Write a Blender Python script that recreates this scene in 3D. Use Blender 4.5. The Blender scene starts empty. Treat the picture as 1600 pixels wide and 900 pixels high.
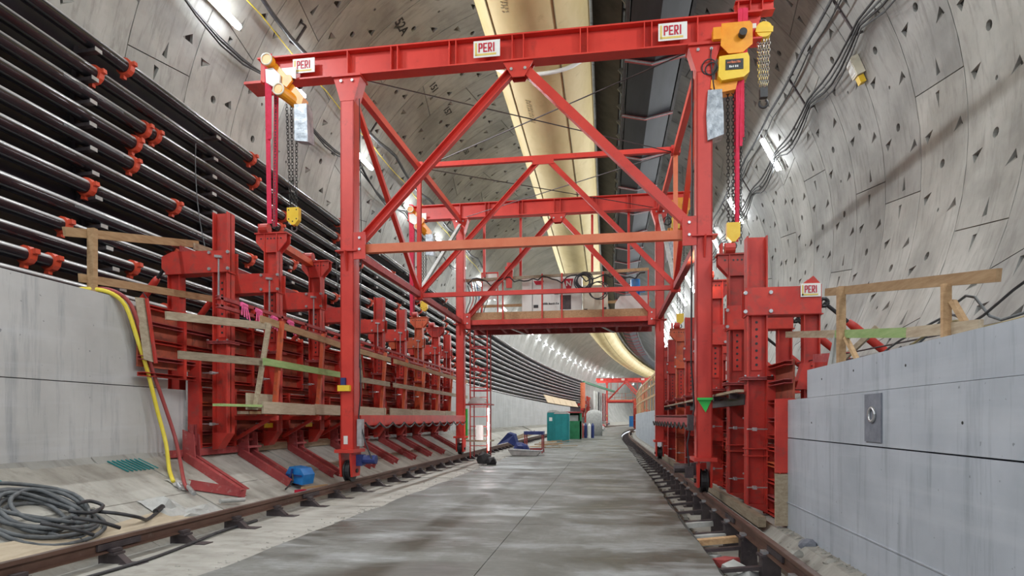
import bpy, bmesh, math, random
from mathutils import Vector, Matrix
from mathutils.geometry import delaunay_2d_cdt

# ---------------------------------------------------------------- camera, world, light level
scene = bpy.context.scene
COL = scene.collection
F_PX, VP_X, HOR = 965.0, 948.0, 655.0
YAW = math.atan((VP_X - 800) / F_PX)
EYE = 1.75
cd = bpy.data.cameras.new('camera'); cam = bpy.data.objects.new('camera', cd); COL.objects.link(cam)
cam.location = (0, 0, EYE); cam.rotation_euler = (math.pi / 2, 0, YAW)
cd.sensor_width = 36.0; cd.lens = F_PX * 36.0 / 1600; cd.shift_y = (HOR - 450) / 1600; cd.clip_end = 600; cd.clip_start = .05
scene.camera = cam
scene.view_settings.view_transform = 'Standard'; scene.view_settings.look = 'None'
scene.view_settings.gamma = 1; scene.view_settings.use_curve_mapping = False
scene.view_settings.exposure = 0.0
world = bpy.data.worlds.new('world'); scene.world = world; world.use_nodes = True
world.node_tree.nodes['Background'].inputs[0].default_value = (.80, .86, .95, 1)
world.node_tree.nodes['Background'].inputs[1].default_value = 1.7
LAMP_W = 400.0      # watts of one tube light
TUBE_E = 30.0       # radiance of the visible tube
CX, CZ, R = -1.8, 8.4, 9.9     # axis and radius of the bored tunnel
RING0, RINGW = 13.3, 2.1
LEFT_LAMPS = [-9, -3, 3, 9.2, 15.4, 19.2, 25.4, 31.6, 37.6, 43.6] + [49.6 + 6 * i for i in range(24)] + [200, 212, 224, 236]
RIGHT_LAMPS = [-10, -4, 2, 8, 14.2, 27.1, 34.2, 40.2, 46.2, 52.2] + [58.2 + 6 * i for i in range(22)]

def off(y):                     # the tunnel is straight, then bends to the right
    return 0.0 if y < 50 else (y - 50) ** 2 / 1200.0
def circ(deg, r, y):
    a = math.radians(deg)
    return Vector((CX + r * math.cos(a) + off(y), y, CZ + r * math.sin(a)))

# ---------------------------------------------------------------- materials
def new_mat(name):
    m = bpy.data.materials.new(name); m.use_nodes = True
    nt = m.node_tree; b = nt.nodes['Principled BSDF']
    return m, nt, b
def ramp(nt, src, stops):
    r = nt.nodes.new('ShaderNodeValToRGB'); e = r.color_ramp.elements
    while len(e) > 1: e.remove(e[-1])
    e[0].position = stops[0][0]; e[0].color = (*stops[0][1], 1)
    for p, c in stops[1:]:
        n = e.new(p); n.color = (*c, 1)
    nt.links.new(src, r.inputs[0]); return r.outputs[0]
def coords(nt, scale=(1, 1, 1), kind='Object', world_pos=False):
    mp = nt.nodes.new('ShaderNodeMapping'); mp.inputs['Scale'].default_value = scale
    if world_pos:
        g = nt.nodes.new('ShaderNodeNewGeometry'); nt.links.new(g.outputs['Position'], mp.inputs[0])
    else:
        t = nt.nodes.new('ShaderNodeTexCoord'); nt.links.new(t.outputs[kind], mp.inputs[0])
    return mp.outputs[0]
def noise(nt, vec, scale, detail=4, rough=.6, dist=0):
    n = nt.nodes.new('ShaderNodeTexNoise'); n.inputs['Scale'].default_value = scale
    n.inputs['Detail'].default_value = detail; n.inputs['Roughness'].default_value = rough
    n.inputs['Distortion'].default_value = dist
    nt.links.new(vec, n.inputs['Vector']); return n.outputs['Fac']
def mix(nt, fac, a, b, mode='MIX'):
    m = nt.nodes.new('ShaderNodeMix'); m.data_type = 'RGBA'; m.blend_type = mode
    for s, i in ((fac, 0), (a, 6), (b, 7)):
        if isinstance(s, (int, float)): m.inputs[i].default_value = s
        elif isinstance(s, tuple): m.inputs[i].default_value = (*s, 1)
        else: nt.links.new(s, m.inputs[i])
    return m.outputs[2]
def bump(nt, b, h, strength=.3, dist=.02):
    n = nt.nodes.new('ShaderNodeBump'); n.inputs['Strength'].default_value = strength
    n.inputs['Distance'].default_value = dist
    nt.links.new(h, n.inputs['Height']); nt.links.new(n.outputs[0], b.inputs['Normal'])
def var_mat(name, c1, c2, rough=.6, metal=0., sc=3., scale=(1, 1, 1), grime=None, gfrac=(.5, .7), bmp=0., rnd=0., dust_highlight=None, dfac=.6, drange=(.55, .95)):
    m, nt, b = new_mat(name)
    v = coords(nt, scale, world_pos=True)
    f = noise(nt, v, sc, 5)
    col = ramp(nt, f, [(.3, c1), (.7, c2)])
    if grime:
        g = noise(nt, coords(nt, (1, 1, 1), world_pos=True), sc * 2.3, 8, .7)
        k = ramp(nt, g, [(gfrac[0], (0, 0, 0)), (gfrac[1], (1, 1, 1))])
        col = mix(nt, k, col, grime)
    if dust_highlight:  # dust on upward faces, its tone also painting in a lamp highlight
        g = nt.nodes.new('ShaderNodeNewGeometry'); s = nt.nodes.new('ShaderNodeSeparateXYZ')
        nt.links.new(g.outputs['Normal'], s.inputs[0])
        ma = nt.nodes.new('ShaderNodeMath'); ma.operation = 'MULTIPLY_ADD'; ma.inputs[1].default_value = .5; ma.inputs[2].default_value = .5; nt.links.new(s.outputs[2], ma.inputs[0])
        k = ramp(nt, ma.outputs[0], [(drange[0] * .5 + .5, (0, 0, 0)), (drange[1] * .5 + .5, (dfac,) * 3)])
        col = mix(nt, k, col, dust_highlight)
    if rnd:
        o = nt.nodes.new('ShaderNodeObjectInfo')
        k = ramp(nt, o.outputs['Random'], [(0, (1 - rnd,) * 3), (1, (1 + rnd * .3,) * 3)])
        col = mix(nt, 1., col, k, 'MULTIPLY')
    nt.links.new(col, b.inputs['Base Color'])
    b.inputs['Roughness'].default_value = rough; b.inputs['Metallic'].default_value = metal
    if bmp: bump(nt, b, f, bmp)
    return m
def emit_mat(name, c, s):
    m, nt, b = new_mat(name)
    b.inputs['Base Color'].default_value = (*c, 1); b.inputs['Emission Color'].default_value = (*c, 1)
    b.inputs['Emission Strength'].default_value = s; return m

def concrete_lining():
    m, nt, b = new_mat('lining_concrete')
    w = coords(nt, (1, 1, 1), world_pos=True)
    big = noise(nt, w, .55, 5, .6)
    c = ramp(nt, big, [(.3, (.25, .25, .237)), (.5, (.36, .36, .342)), (.72, (.47, .47, .45))])
    st = noise(nt, coords(nt, (.9, 5, .9), world_pos=True), 1.1, 6, .65, .4)
    c = mix(nt, ramp(nt, st, [(.50, (0, 0, 0)), (.72, (.65,) * 3)]), c, (.175, .17, .155))
    wh = noise(nt, coords(nt, (1, 3.5, .8), world_pos=True), 1.6, 6, .7)
    c = mix(nt, ramp(nt, wh, [(.62, (0, 0, 0)), (.8, (.4,) * 3)]), c, (.58, .57, .54))
    pit = noise(nt, w, 26, 2)
    c = mix(nt, ramp(nt, pit, [(.7, (0, 0, 0)), (.78, (.4,) * 3)]), c, (.12, .12, .11))
    o = nt.nodes.new('ShaderNodeObjectInfo')
    c = mix(nt, 1., c, ramp(nt, o.outputs['Random'], [(0, (.84, .84, .84)), (1, (1.06, 1.05, 1.02))]), 'MULTIPLY')
    nt.links.new(c, b.inputs['Base Color']); b.inputs['Roughness'].default_value = .62
    bump(nt, b, st, .25, .02); return m
def concrete_wall(nm, c1, c2):
    m, nt, b = new_mat(nm)
    w = coords(nt, (1, 1, 1), world_pos=True)
    big = noise(nt, w, .7, 5)
    c = ramp(nt, big, [(.3, c1), (.7, c2)])
    st = noise(nt, coords(nt, (3.5, 3.5, .28), world_pos=True), 1.4, 6, .7)
    c = mix(nt, ramp(nt, st, [(.52, (0, 0, 0)), (.72, (.65,) * 3)]), c, (.20, .22, .25))
    hz = noise(nt, coords(nt, (.3, .3, 5), world_pos=True), .9, 4)
    c = mix(nt, ramp(nt, hz, [(.5, (0, 0, 0)), (.75, (.35,) * 3)]), c, (.60, .62, .65))
    pit = noise(nt, w, 13, 2)
    c = mix(nt, ramp(nt, pit, [(.72, (0, 0, 0)), (.76, (.7,) * 3)]), c, (.14, .15, .16))
    nt.links.new(c, b.inputs['Base Color']); b.inputs['Roughness'].default_value = .55
    bump(nt, b, st, .1, .01); return m
def floor_mat():
    m, nt, b = new_mat('floor_concrete')
    w = coords(nt, (1, .55, 1), world_pos=True)
    base = ramp(nt, noise(nt, w, 1.2, 9, .7), [(.3, (.12, .12, .105)), (.5, (.18, .18, .165)), (.7, (.27, .275, .275))])
    wet = noise(nt, coords(nt, (.42, .8, 1), world_pos=True), .75, 9, .68, .5)
    c = mix(nt, ramp(nt, wet, [(.44, (0, 0, 0)), (.55, (.9,) * 3)]), base, (.058, .060, .044))
    lt = noise(nt, coords(nt, (.5, 1.1, 1), world_pos=True), 1.0, 8, .65, .3)
    c = mix(nt, ramp(nt, lt, [(.52, (0, 0, 0)), (.66, (.65,) * 3)]), c, (.36, .375, .38))
    fine = noise(nt, coords(nt, (1.4, 9, 1), world_pos=True), 2.2, 6, .7)
    c = mix(nt, 1., c, ramp(nt, fine, [(.3, (.74, .74, .72)), (.7, (1.14, 1.14, 1.14))]), 'MULTIPLY')
    sp = noise(nt, coords(nt, (1, 1, 1), world_pos=True), 30, 3)
    c = mix(nt, ramp(nt, sp, [(.62, (0, 0, 0)), (.75, (.35,) * 3)]), c, (.06, .06, .055))
    vd = nt.nodes.new('ShaderNodeVectorMath'); vd.operation = 'DISTANCE'; vd.inputs[1].default_value = (-1.95, 6.95 * .75, 0)
    nt.links.new(coords(nt, (1, .75, 1), world_pos=True), vd.inputs[0])
    c = mix(nt, ramp(nt, vd.outputs['Value'], [(.05, (.8,) * 3), (.38, (0, 0, 0))]), c, (.05, .048, .04))
    nt.links.new(c, b.inputs['Base Color'])
    nt.links.new(ramp(nt, wet, [(.42, (.7,) * 3), (.60, (.36,) * 3)]), b.inputs['Roughness'])
    bump(nt, b, noise(nt, w, 7, 6), .12, .01); return m
def wood_mat(name, a, c, rnd=.25):
    m, nt, b = new_mat(name)
    f = noise(nt, coords(nt, (6, 1.2, 9), world_pos=True), 2.2, 6, .65, .4)
    col = ramp(nt, f, [(.3, a), (.7, c)])
    o = nt.nodes.new('ShaderNodeObjectInfo')
    col = mix(nt, 1., col, ramp(nt, o.outputs['Random'], [(0, (1 - rnd,) * 3), (1, (1.1, 1.1, 1.1))]), 'MULTIPLY')
    nt.links.new(col, b.inputs['Base Color']); b.inputs['Roughness'].default_value = .75
    bump(nt, b, f, .2, .005); return m
M = {}
M['lining'] = concrete_lining()
M['far_lining'] = var_mat('far_lining_concrete', (.30, .30, .28), (.46, .455, .435), .6, sc=.5)
M['wall'] = concrete_wall('wall_concrete', (.36, .39, .43), (.50, .53, .58))
M['wall_warm'] = concrete_wall('warm_wall_concrete', (.43, .43, .42), (.56, .56, .55))
M['floor'] = floor_mat()
M['haunch'] = var_mat('haunch_concrete', (.30, .285, .25), (.47, .455, .41), .75, sc=1.3, scale=(1, 2.5, 1), grime=(.20, .18, .15), gfrac=(.52, .8), bmp=.3, rnd=.12)
M['dark_gap'] = var_mat('dark_joint', (.03, .03, .028), (.05, .05, .045), .9)
M['red'] = var_mat('gantry_red_paint', (.56, .032, .022), (.70, .055, .035), .42, sc=1.2, grime=(.33, .03, .022), gfrac=(.58, .8), rnd=.12)
M['orange_red'] = var_mat('orange_red_paint', (.60, .13, .05), (.70, .2, .09), .5, sc=2)
M['form_red'] = var_mat('formwork_red_paint', (.46, .024, .018), (.63, .05, .03), .5, sc=2.2, grime=(.24, .06, .045), gfrac=(.5, .75), rnd=.25)
M['form_orange'] = var_mat('formwork_orange_paint', (.60, .09, .03), (.68, .14, .05), .5, sc=2.2, grime=(.3, .09, .05), rnd=.15)
M['skin'] = var_mat('formwork_skin', (.28, .055, .03), (.42, .09, .045), .65, sc=2, scale=(1, 1, 3), grime=(.14, .05, .035), rnd=.25)
M['maroon'] = var_mat('dusty_maroon_paint', (.30, .04, .045), (.42, .07, .065), .65, sc=4, grime=(.42, .25, .23), gfrac=(.55, .8), rnd=.15)
M['rust'] = var_mat('rail_rust', (.085, .045, .032), (.17, .095, .07), .55, .3, sc=3, scale=(1, .5, 1), grime=(.22, .18, .16), gfrac=(.6, .8), bmp=.2)
M['rail_top'] = var_mat('rail_running_top', (.16, .11, .09), (.27, .21, .18), .4, .4, sc=4)
M['dark_steel'] = var_mat('dark_steel', (.045, .035, .04), (.10, .08, .08), .55, .4, sc=5, grime=(.2, .17, .15), gfrac=(.6, .8))
M['galv'] = var_mat('galvanised_steel', (.42, .43, .44), (.62, .63, .64), .35, .7, sc=9)
M['wood'] = wood_mat('sawn_timber', (.36, .21, .10), (.56, .37, .20))
M['old_wood'] = wood_mat('weathered_timber', (.27, .20, .13), (.46, .38, .27))
M['green_wood'] = wood_mat('green_painted_timber', (.24, .38, .12), (.40, .52, .22))
M['plywood'] = wood_mat('plywood', (.36, .29, .20), (.50, .42, .31), .1)
M['pipe'] = var_mat('black_pipe', (.008, .008, .010), (.022, .022, .026), .22, .0, sc=2, scale=(1, .3, 1), dust_highlight=(.62, .62, .62), dfac=.9, drange=(.22, .62))  # pale upper band paints the lamps' highlight into the colour, along with dust
M['backing'] = var_mat('dark_membrane', (.018, .016, .024), (.045, .042, .055), .6, sc=.8)
M['coupling'] = var_mat('red_coupling_paint', (.52, .05, .02), (.66, .09, .04), .45, sc=6)
M['cable'] = var_mat('black_cable', (.015, .015, .017), (.05, .05, .055), .5, sc=8)
M['grey_cable'] = var_mat('dusty_grey_cable', (.06, .065, .07), (.14, .15, .155), .6, sc=8)
M['yellow'] = var_mat('yellow_paint', (.80, .50, .02), (.86, .60, .05), .4, sc=5)
M['yellow_hose'] = var_mat('yellow_rubber', (.78, .62, .04), (.84, .7, .1), .5, sc=5)
M['red_hose'] = var_mat('red_rubber', (.30, .045, .05), (.40, .08, .07), .55, sc=5)
M['amber'] = var_mat('amber_paint', (.80, .27, .012), (.86, .36, .02), .38, sc=6, grime=(.4, .2, .05), gfrac=(.62, .8))
M['sling'] = var_mat('pink_red_webbing', (.60, .02, .05), (.72, .035, .10), .8, sc=9)
M['chrome'] = var_mat('bright_chain', (.6, .6, .58), (.8, .8, .77), .25, .9, sc=20)
M['chain'] = var_mat('black_chain', (.02, .02, .02), (.06, .06, .055), .45, .5, sc=20)
M['bag'] = var_mat('silver_sheet', (.20, .23, .26), (.48, .52, .56), .4, .25, sc=7, bmp=.8)
M['duct'] = var_mat('yellow_duct_fabric', (.60, .46, .19), (.74, .60, .31), .6, sc=.8, scale=(1, .4, 1), grime=(.46, .33, .13), gfrac=(.58, .85), bmp=.1)
M['seam'] = var_mat('duct_seam', (.22, .17, .08), (.33, .26, .12), .7, sc=3)
M['belt'] = var_mat('black_belt', (.010, .011, .014), (.026, .028, .034), .5, sc=1.2, scale=(3, .4, 1))
M['tray'] = var_mat('dark_tray', (.04, .04, .04), (.085, .083, .08), .7, sc=1.5)
M['white'] = var_mat('white_enamel', (.72, .72, .68), (.80, .80, .76), .4, sc=2)
M['cream'] = var_mat('cream_enamel', (.66, .62, .48), (.74, .70, .56), .4, sc=2)
M['sign_red'] = var_mat('sign_red', (.50, .006, .03), (.52, .008, .035), .5)
M['sign_gold'] = var_mat('sign_gold', (.66, .50, .12), (.7, .54, .16), .5)
M['black'] = var_mat('black_plastic', (.012, .012, .013), (.03, .03, .032), .5, sc=6)
M['teal'] = var_mat('teal_plastic', (.0, .19, .20), (.01, .25, .26), .45, sc=2)
M['green'] = var_mat('dark_green_paint', (.01, .13, .05), (.02, .2, .08), .5, sc=3)
M['bright_green'] = var_mat('bright_green_paint', (.03, .55, .08), (.05, .66, .12), .5, sc=4)
M['blue'] = var_mat('blue_plastic', (.01, .14, .44), (.02, .22, .56), .35, sc=4)
M['navy'] = var_mat('navy_plastic', (.015, .03, .14), (.03, .05, .2), .5, sc=4)
M['pink'] = var_mat('pink_tape', (.85, .08, .30), (.9, .2, .42), .6, sc=9)
M['cloth'] = var_mat('dusty_tarpaulin', (.34, .34, .32), (.5, .5, .48), .7, sc=5, bmp=.7)
M['mark'] = var_mat('stencil_paint', (.03, .03, .03), (.05, .05, .05), .8)
M['patch'] = var_mat('dark_mortar', (.14, .15, .18), (.24, .25, .29), .7, sc=6, bmp=.4)
M['orange_sheet'] = var_mat('pale_timber_sheet', (.62, .47, .30), (.72, .56, .38), .7, sc=3)
M['tube'] = emit_mat('lit_tube', (.93, .97, 1.0), TUBE_E)
M['warm_tube'] = emit_mat('lit_warm_bulb', (1.0, .72, .4), 25)

# ---------------------------------------------------------------- mesh builder and scene helpers
UP = Vector((0, 0, 1))
def wloc(o):
    v = Vector((0, 0, 0))
    while o: v += o.location; o = o.parent
    return v
class MB:
    def __init__(s): s.v = []; s.f = []
    def add(s, vs, fs):
        n = len(s.v); s.v += [tuple(v) for v in vs]; s.f += [tuple(i + n for i in f) for f in fs]; return s
    def box(s, x0, x1, y0, y1, z0, z1):
        return s.add([(x0, y0, z0), (x1, y0, z0), (x1, y1, z0), (x0, y1, z0), (x0, y0, z1), (x1, y0, z1), (x1, y1, z1), (x0, y1, z1)],
                     [(0, 3, 2, 1), (4, 5, 6, 7), (0, 1, 5, 4), (1, 2, 6, 5), (2, 3, 7, 6), (3, 0, 4, 7)])
    def frame(s, p, q, up=UP):
        d = (q - p).normalized()
        if abs(d.dot(up)) > .99: up = Vector((0, 1, 0))
        a = d.cross(up).normalized(); return d, a, a.cross(d)
    def bar(s, p, q, w, h, up=UP, oa=0, ob=0):
        p = Vector(p); q = Vector(q); d, a, b = s.frame(p, q, Vector(up))
        vs = [c + a * (oa + i * w / 2) + b * (ob + j * h / 2) for c in (p, q) for i, j in ((-1, -1), (1, -1), (1, 1), (-1, 1))]
        return s.add(vs, [(0, 1, 2, 3), (7, 6, 5, 4), (0, 4, 5, 1), (1, 5, 6, 2), (2, 6, 7, 3), (3, 7, 4, 0)])
    def ibeam(s, p, q, w, h, tf=.03, tw=.02, up=UP):      # flanges across, web along up
        s.bar(p, q, w, tf, up, 0, h / 2 - tf / 2); s.bar(p, q, w, tf, up, 0, -h / 2 + tf / 2)
        return s.bar(p, q, tw, h - 2 * tf, up)
    def channel(s, p, q, w, h, t=.02, up=UP, side=1):
        s.bar(p, q, w, t, up, 0, h / 2 - t / 2); s.bar(p, q, w, t, up, 0, -h / 2 + t / 2)
        return s.bar(p, q, t, h - 2 * t, up, side * (w / 2 - t / 2))
    def tube(s, pts, r, n=8, caps=True):
        pts = [Vector(p) for p in pts]; k = len(pts); rings = []; a = None
        for i, p in enumerate(pts):
            d = (pts[min(i + 1, k - 1)] - pts[max(i - 1, 0)]).normalized()
            if a is None:
                u = UP if abs(d.z) < .9 else Vector((1, 0, 0)); a = d.cross(u).normalized()
            else:
                a = (a - d * a.dot(d)).normalized()
            b = d.cross(a); rr = r[i] if isinstance(r, (list, tuple)) else r
            rings.append([p + (a * math.cos(2 * math.pi * j / n) + b * math.sin(2 * math.pi * j / n)) * rr for j in range(n)])
        vs = [v for g in rings for v in g]
        fs = [(i * n + j, i * n + (j + 1) % n, (i + 1) * n + (j + 1) % n, (i + 1) * n + j) for i in range(k - 1) for j in range(n)]
        if caps: fs += [tuple(range(n))[::-1], tuple((k - 1) * n + j for j in range(n))]
        return s.add(vs, fs)
    def cyl(s, p, q, r, n=12): return s.tube([p, q], r, n)
    def ring(s, c, axis, R0, r, n=16, m=6, a0=0, a1=360):
        c = Vector(c); d = Vector(axis).normalized(); u = UP if abs(d.z) < .9 else Vector((1, 0, 0))
        a = d.cross(u).normalized(); b = d.cross(a)
        pts = [c + (a * math.cos(math.radians(a0 + (a1 - a0) * i / n)) + b * math.sin(math.radians(a0 + (a1 - a0) * i / n))) * R0 for i in range(n + 1)]
        return s.tube(pts, r, m, caps=(a1 - a0) < 360)
    def prism(s, poly, vec):
        n = len(poly); poly = [Vector(p) for p in poly]; vec = Vector(vec)
        return s.add(poly + [p + vec for p in poly], [tuple(range(n))[::-1], tuple(range(n, 2 * n))] + [(i, (i + 1) % n, (i + 1) % n + n, i + n) for i in range(n)])
    def build(s, name, m, parent=None, smooth=False, loc=None, kind=None):
        me = bpy.data.meshes.new(name)
        o = bpy.data.objects.new(name, me); COL.objects.link(o)
        if parent: o.parent = parent; base = wloc(parent)
        else:
            base = Vector(loc) if loc is not None else Vector((0, 0, 0)); o.location = base
        me.from_pydata([Vector(v) - base for v in s.v], [], s.f)
        me.materials.append(M[m] if isinstance(m, str) else m)
        if smooth: me.shade_smooth()
        bm = bmesh.new(); bm.from_mesh(me); bmesh.ops.recalc_face_normals(bm, faces=bm.faces); bm.to_mesh(me); bm.free()
        if smooth: me.shade_smooth()
        if kind: o['kind'] = kind
        return o
def tag(o, label, cat, group=None, kind=None):
    o['label'] = label; o['category'] = cat
    if group: o['group'] = group
    if kind: o['kind'] = kind
    return o
def thing(name, label, cat, loc=(0, 0, 0), group=None, kind=None):
    o = bpy.data.objects.new(name, None); COL.objects.link(o); o.location = loc; o.empty_display_size = .1
    return tag(o, label, cat, group, kind)
def dup(root, delta, label=None, group=None):
    def cp(o, par):
        c = o.copy(); COL.objects.link(c)
        if par: c.parent = par
        for ch in o.children: cp(ch, c)
        return c
    r = cp(root, None); r.location = root.location + Vector(delta)
    if label: r['label'] = label
    if group: r['group'] = group
    return r
def text(body, size, loc, m, parent, rot=(math.pi / 2, 0, 0), bold=.0, ext=.004):
    cu = bpy.data.curves.new('lettering', 'FONT'); cu.body = body; cu.size = size; cu.extrude = ext; cu.offset = bold
    cu.align_x = 'CENTER'; cu.align_y = 'CENTER'; cu.materials.append(M[m])
    o = bpy.data.objects.new('lettering', cu); COL.objects.link(o)
    if parent: o.parent = parent; o.location = Vector(loc) - wloc(parent)
    else: o.location = loc
    me = bpy.data.meshes.new_from_object(o); bpy.data.objects.remove(o)
    o = bpy.data.objects.new('lettering', me); COL.objects.link(o)
    if parent: o.parent = parent
    o.location = Vector(loc) - (wloc(parent) if parent else Vector((0, 0, 0)))
    o.rotation_euler = rot; return o
def orient(o, xd, zd):
    xd = Vector(xd).normalized(); zd = Vector(zd).normalized(); yd = zd.cross(xd)
    o.rotation_euler = Matrix(((xd.x, yd.x, zd.x), (xd.y, yd.y, zd.y), (xd.z, yd.z, zd.z))).to_euler(); return o
def marks(x0, z, y, w, h, n, m, parent, seed=1):           # a worn, unreadable line of print facing down the tunnel
    r3 = random.Random(seed); b = MB(); st = w / n
    for k in range(n):
        xx = x0 + k * st; b.box(xx, xx + st * r3.uniform(.4, .8), y - .004, y, z, z + h * r3.uniform(.6, 1))
    return b.build('worn_print', m, parent, kind='stuff')
def sweep(profile, ys, closed=False):
    b = MB(); n = len(profile); vs = []; fs = []
    for y in ys:
        for x, z in profile: vs.append((x + off(y), y, z))
    lim = n if closed else n - 1
    for i in range(len(ys) - 1):
        for j in range(lim):
            k = (j + 1) % n; fs.append((i * n + j, i * n + k, (i + 1) * n + k, (i + 1) * n + j))
    if closed: fs += [tuple(range(n)), tuple((len(ys) - 1) * n + j for j in range(n))]
    return b.add(vs, fs)
def yrange(a, b, st=4.0):
    n = max(1, int(round((b - a) / st))); return [a + (b - a) * i / n for i in range(n + 1)]
def smooth_pts(p, n=4):
    p = [Vector(v) for v in p]; out = []
    for i in range(len(p) - 1):
        a, b_, c, d = p[max(i - 1, 0)], p[i], p[i + 1], p[min(i + 2, len(p) - 1)]
        for k in range(n):
            t = k / n; out.append(.5 * ((2 * b_) + (-a + c) * t + (2 * a - 5 * b_ + 4 * c - d) * t * t + (-a + 3 * b_ - 3 * c + d) * t ** 3))
    return out + [p[-1]]
def blob(cx, cy, cz, sx, sy, sz, seed, m, name, label, cat):
    r2 = random.Random(seed); bm = bmesh.new(); bmesh.ops.create_icosphere(bm, subdivisions=2, radius=1)
    for v in bm.verts:
        k = r2.uniform(.8, 1.12); v.co = Vector((v.co.x * sx * k, v.co.y * sy * k, max(-.45, v.co.z) * sz * k))
    me = bpy.data.meshes.new(name); bm.to_mesh(me); bm.free(); me.materials.append(M[m]); o = bpy.data.objects.new(name, me); COL.objects.link(o); o.location = (cx, cy, cz + .45 * sz)
    return tag(o, label, cat)
ORD = ('first second third fourth fifth sixth seventh eighth ninth tenth eleventh twelfth thirteenth fourteenth fifteenth sixteenth '
       'seventeenth eighteenth nineteenth twentieth twenty-first twenty-second twenty-third twenty-fourth twenty-fifth twenty-sixth twenty-seventh twenty-eighth twenty-ninth thirtieth').split()
rnd = random.Random(4)

# ---------------------------------------------------------------- tunnel lining
lining = thing('wall_tunnel', 'grey precast concrete segment lining curving over the whole tunnel', 'wall', (CX, 0, CZ), kind='structure')
sh = MB()
prof = [(CX + (R + .1) * math.cos(math.radians(a)), CZ + (R + .1) * math.sin(math.radians(a))) for a in range(-180, 181, 6)]
sweep(prof, [-14, 20, 50]).build('joint_backing', 'dark_gap', lining)
def segment_mesh(flip, seed):
    """one lining segment on the axis: spans 36 degrees around angle 0 and one ring width along y; pockets are real recesses"""
    rr = random.Random(seed); W = RINGW; g = .013
    sk = 2.2 * (1 if flip else -1)
    def P(a, y, dep=0):
        t = math.radians(a); return Vector(((R + dep) * math.cos(t), y, (R + dep) * math.sin(t)))
    A = 18 - math.degrees(g / R)
    lo = lambda y: -A - sk * (y / W - .5) * 2 * .5
    hi = lambda y: A + sk * (y / W - .5) * 2 * .5
    outer = [(lo(g), g), (hi(g), g), (hi(W - g), W - g), (lo(W - g), W - g)]
    SC = math.radians(1) * R       # metres per degree
    pts = []; edges = []; holes = []
    def poly(pp):
        n = len(pts); pts.extend(Vector((a * SC, y)) for a, y in pp)
        edges.extend((n + i, n + (i + 1) % len(pp)) for i in range(len(pp)))
    # outer boundary, divided so that it follows the curve
    ob = []
    N = 8
    for i in range(N): ob.append((outer[0][0] + (outer[1][0] - outer[0][0]) * i / N, g))
    for i in range(3): ob.append((outer[1][0] + (outer[2][0] - outer[1][0]) * i / 3, g + (W - 2 * g) * i / 3))
    for i in range(N): ob.append((outer[2][0] + (outer[3][0] - outer[2][0]) * i / N, W - g))
    for i in range(3): ob.append((outer[3][0] + (outer[0][0] - outer[3][0]) * i / 3, W - g - (W - 2 * g) * i / 3))
    poly(ob)
    pocket = MB()
    def wedge(a, y, da, dy, wid, dep=.16):       # tip at (a,y), broad deep end at (a+da, y+dy)
        L = math.hypot(da * SC, dy); nx, ny = -dy / L, da * SC / L
        b1 = (a + da + nx * wid / 2 / SC, y + dy + ny * wid / 2); b2 = (a + da - nx * wid / 2 / SC, y + dy - ny * wid / 2)
        poly([(a, y), b1, b2]); holes.append([(a, y), b1, b2])
        T, B1, B2, D1, D2 = P(a, y), P(*b1), P(*b2), P(*b1, dep), P(*b2, dep)
        pocket.add([T, B1, B2, D1, D2], [(0, 3, 4), (0, 1, 3), (0, 4, 2), (1, 2, 4, 3)])
    def hole(a, y, r=.11, dep=.14):
        pp = [(a + r * math.cos(t * math.pi / 5) / SC, y + r * math.sin(t * math.pi / 5)) for t in range(10)]
        poly(pp); holes.append(pp)
        v = [P(*p) for p in pp] + [P(*p, dep) for p in pp]
        pocket.add(v, [(i, (i + 1) % 10, 10 + (i + 1) % 10, 10 + i) for i in range(10)] + [tuple(range(10, 20))])
    for a in (-11.5, -1.5, 9.5):
        j = rr.uniform(-.5, .5); wedge(a + j, .60, .8, -.34, .25)
    for a in (-7.5, 3.5, 12.5):
        j = rr.uniform(-.5, .5); wedge(a - j, W - .60, -.8, .34, .25)
    hole(-6.6, W * .5 + rr.uniform(-.06, .06)); hole(6.6, W * .5 + rr.uniform(-.06, .06))
    hole(0, W * .5, .05, .06)
    wedge(-14.6, .95, -2.4, .02, .17); wedge(14.6, W - .95, 2.4, -.02, .17)
    for a in range(-14, 15, 4):                  # inner points, to keep the skin on the curve
        for y in (.3, .85, 1.25, 1.8):
            if not any(abs(a - h[0][0]) * SC < .35 and abs(y - h[0][1]) < .35 for h in holes): pts.append(Vector((a * SC, y)))
    res = delaunay_2d_cdt(pts, edges, [], 0, 1e-5)
    def inside(p, poly_):
        c = False; n = len(poly_)
        for i in range(n):
            x1, y1 = poly_[i]; x2, y2 = poly_[(i + 1) % n]
            if (y1 > p[1]) != (y2 > p[1]) and p[0] < (x2 - x1) * (p[1] - y1) / (y2 - y1) + x1: c = not c
        return c
    V2 = res[0]; faces = []
    for f in res[2]:
        c = sum((V2[i] for i in f), Vector((0, 0))) / len(f); cc = (c.x / SC, c.y)
        if not inside(cc, outer) or any(inside(cc, h) for h in holes): continue
        faces.append(tuple(f))
    b = MB(); b.add([P(v.x / SC, v.y) for v in V2], faces)
    b.add(pocket.v, pocket.f)
    n = len(ob); b.add([P(*p) for p in ob] + [P(*p, .09) for p in ob], [(i, (i + 1) % n, n + (i + 1) % n, n + i) for i in range(n)])
    me = bpy.data.meshes.new('lining_segment'); me.from_pydata(b.v, [], b.f); me.materials.append(M['lining'])
    return me
SEG = [[segment_mesh(f, s) for s in (1, 2)] for f in (False, True)]
nseg = 0
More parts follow.
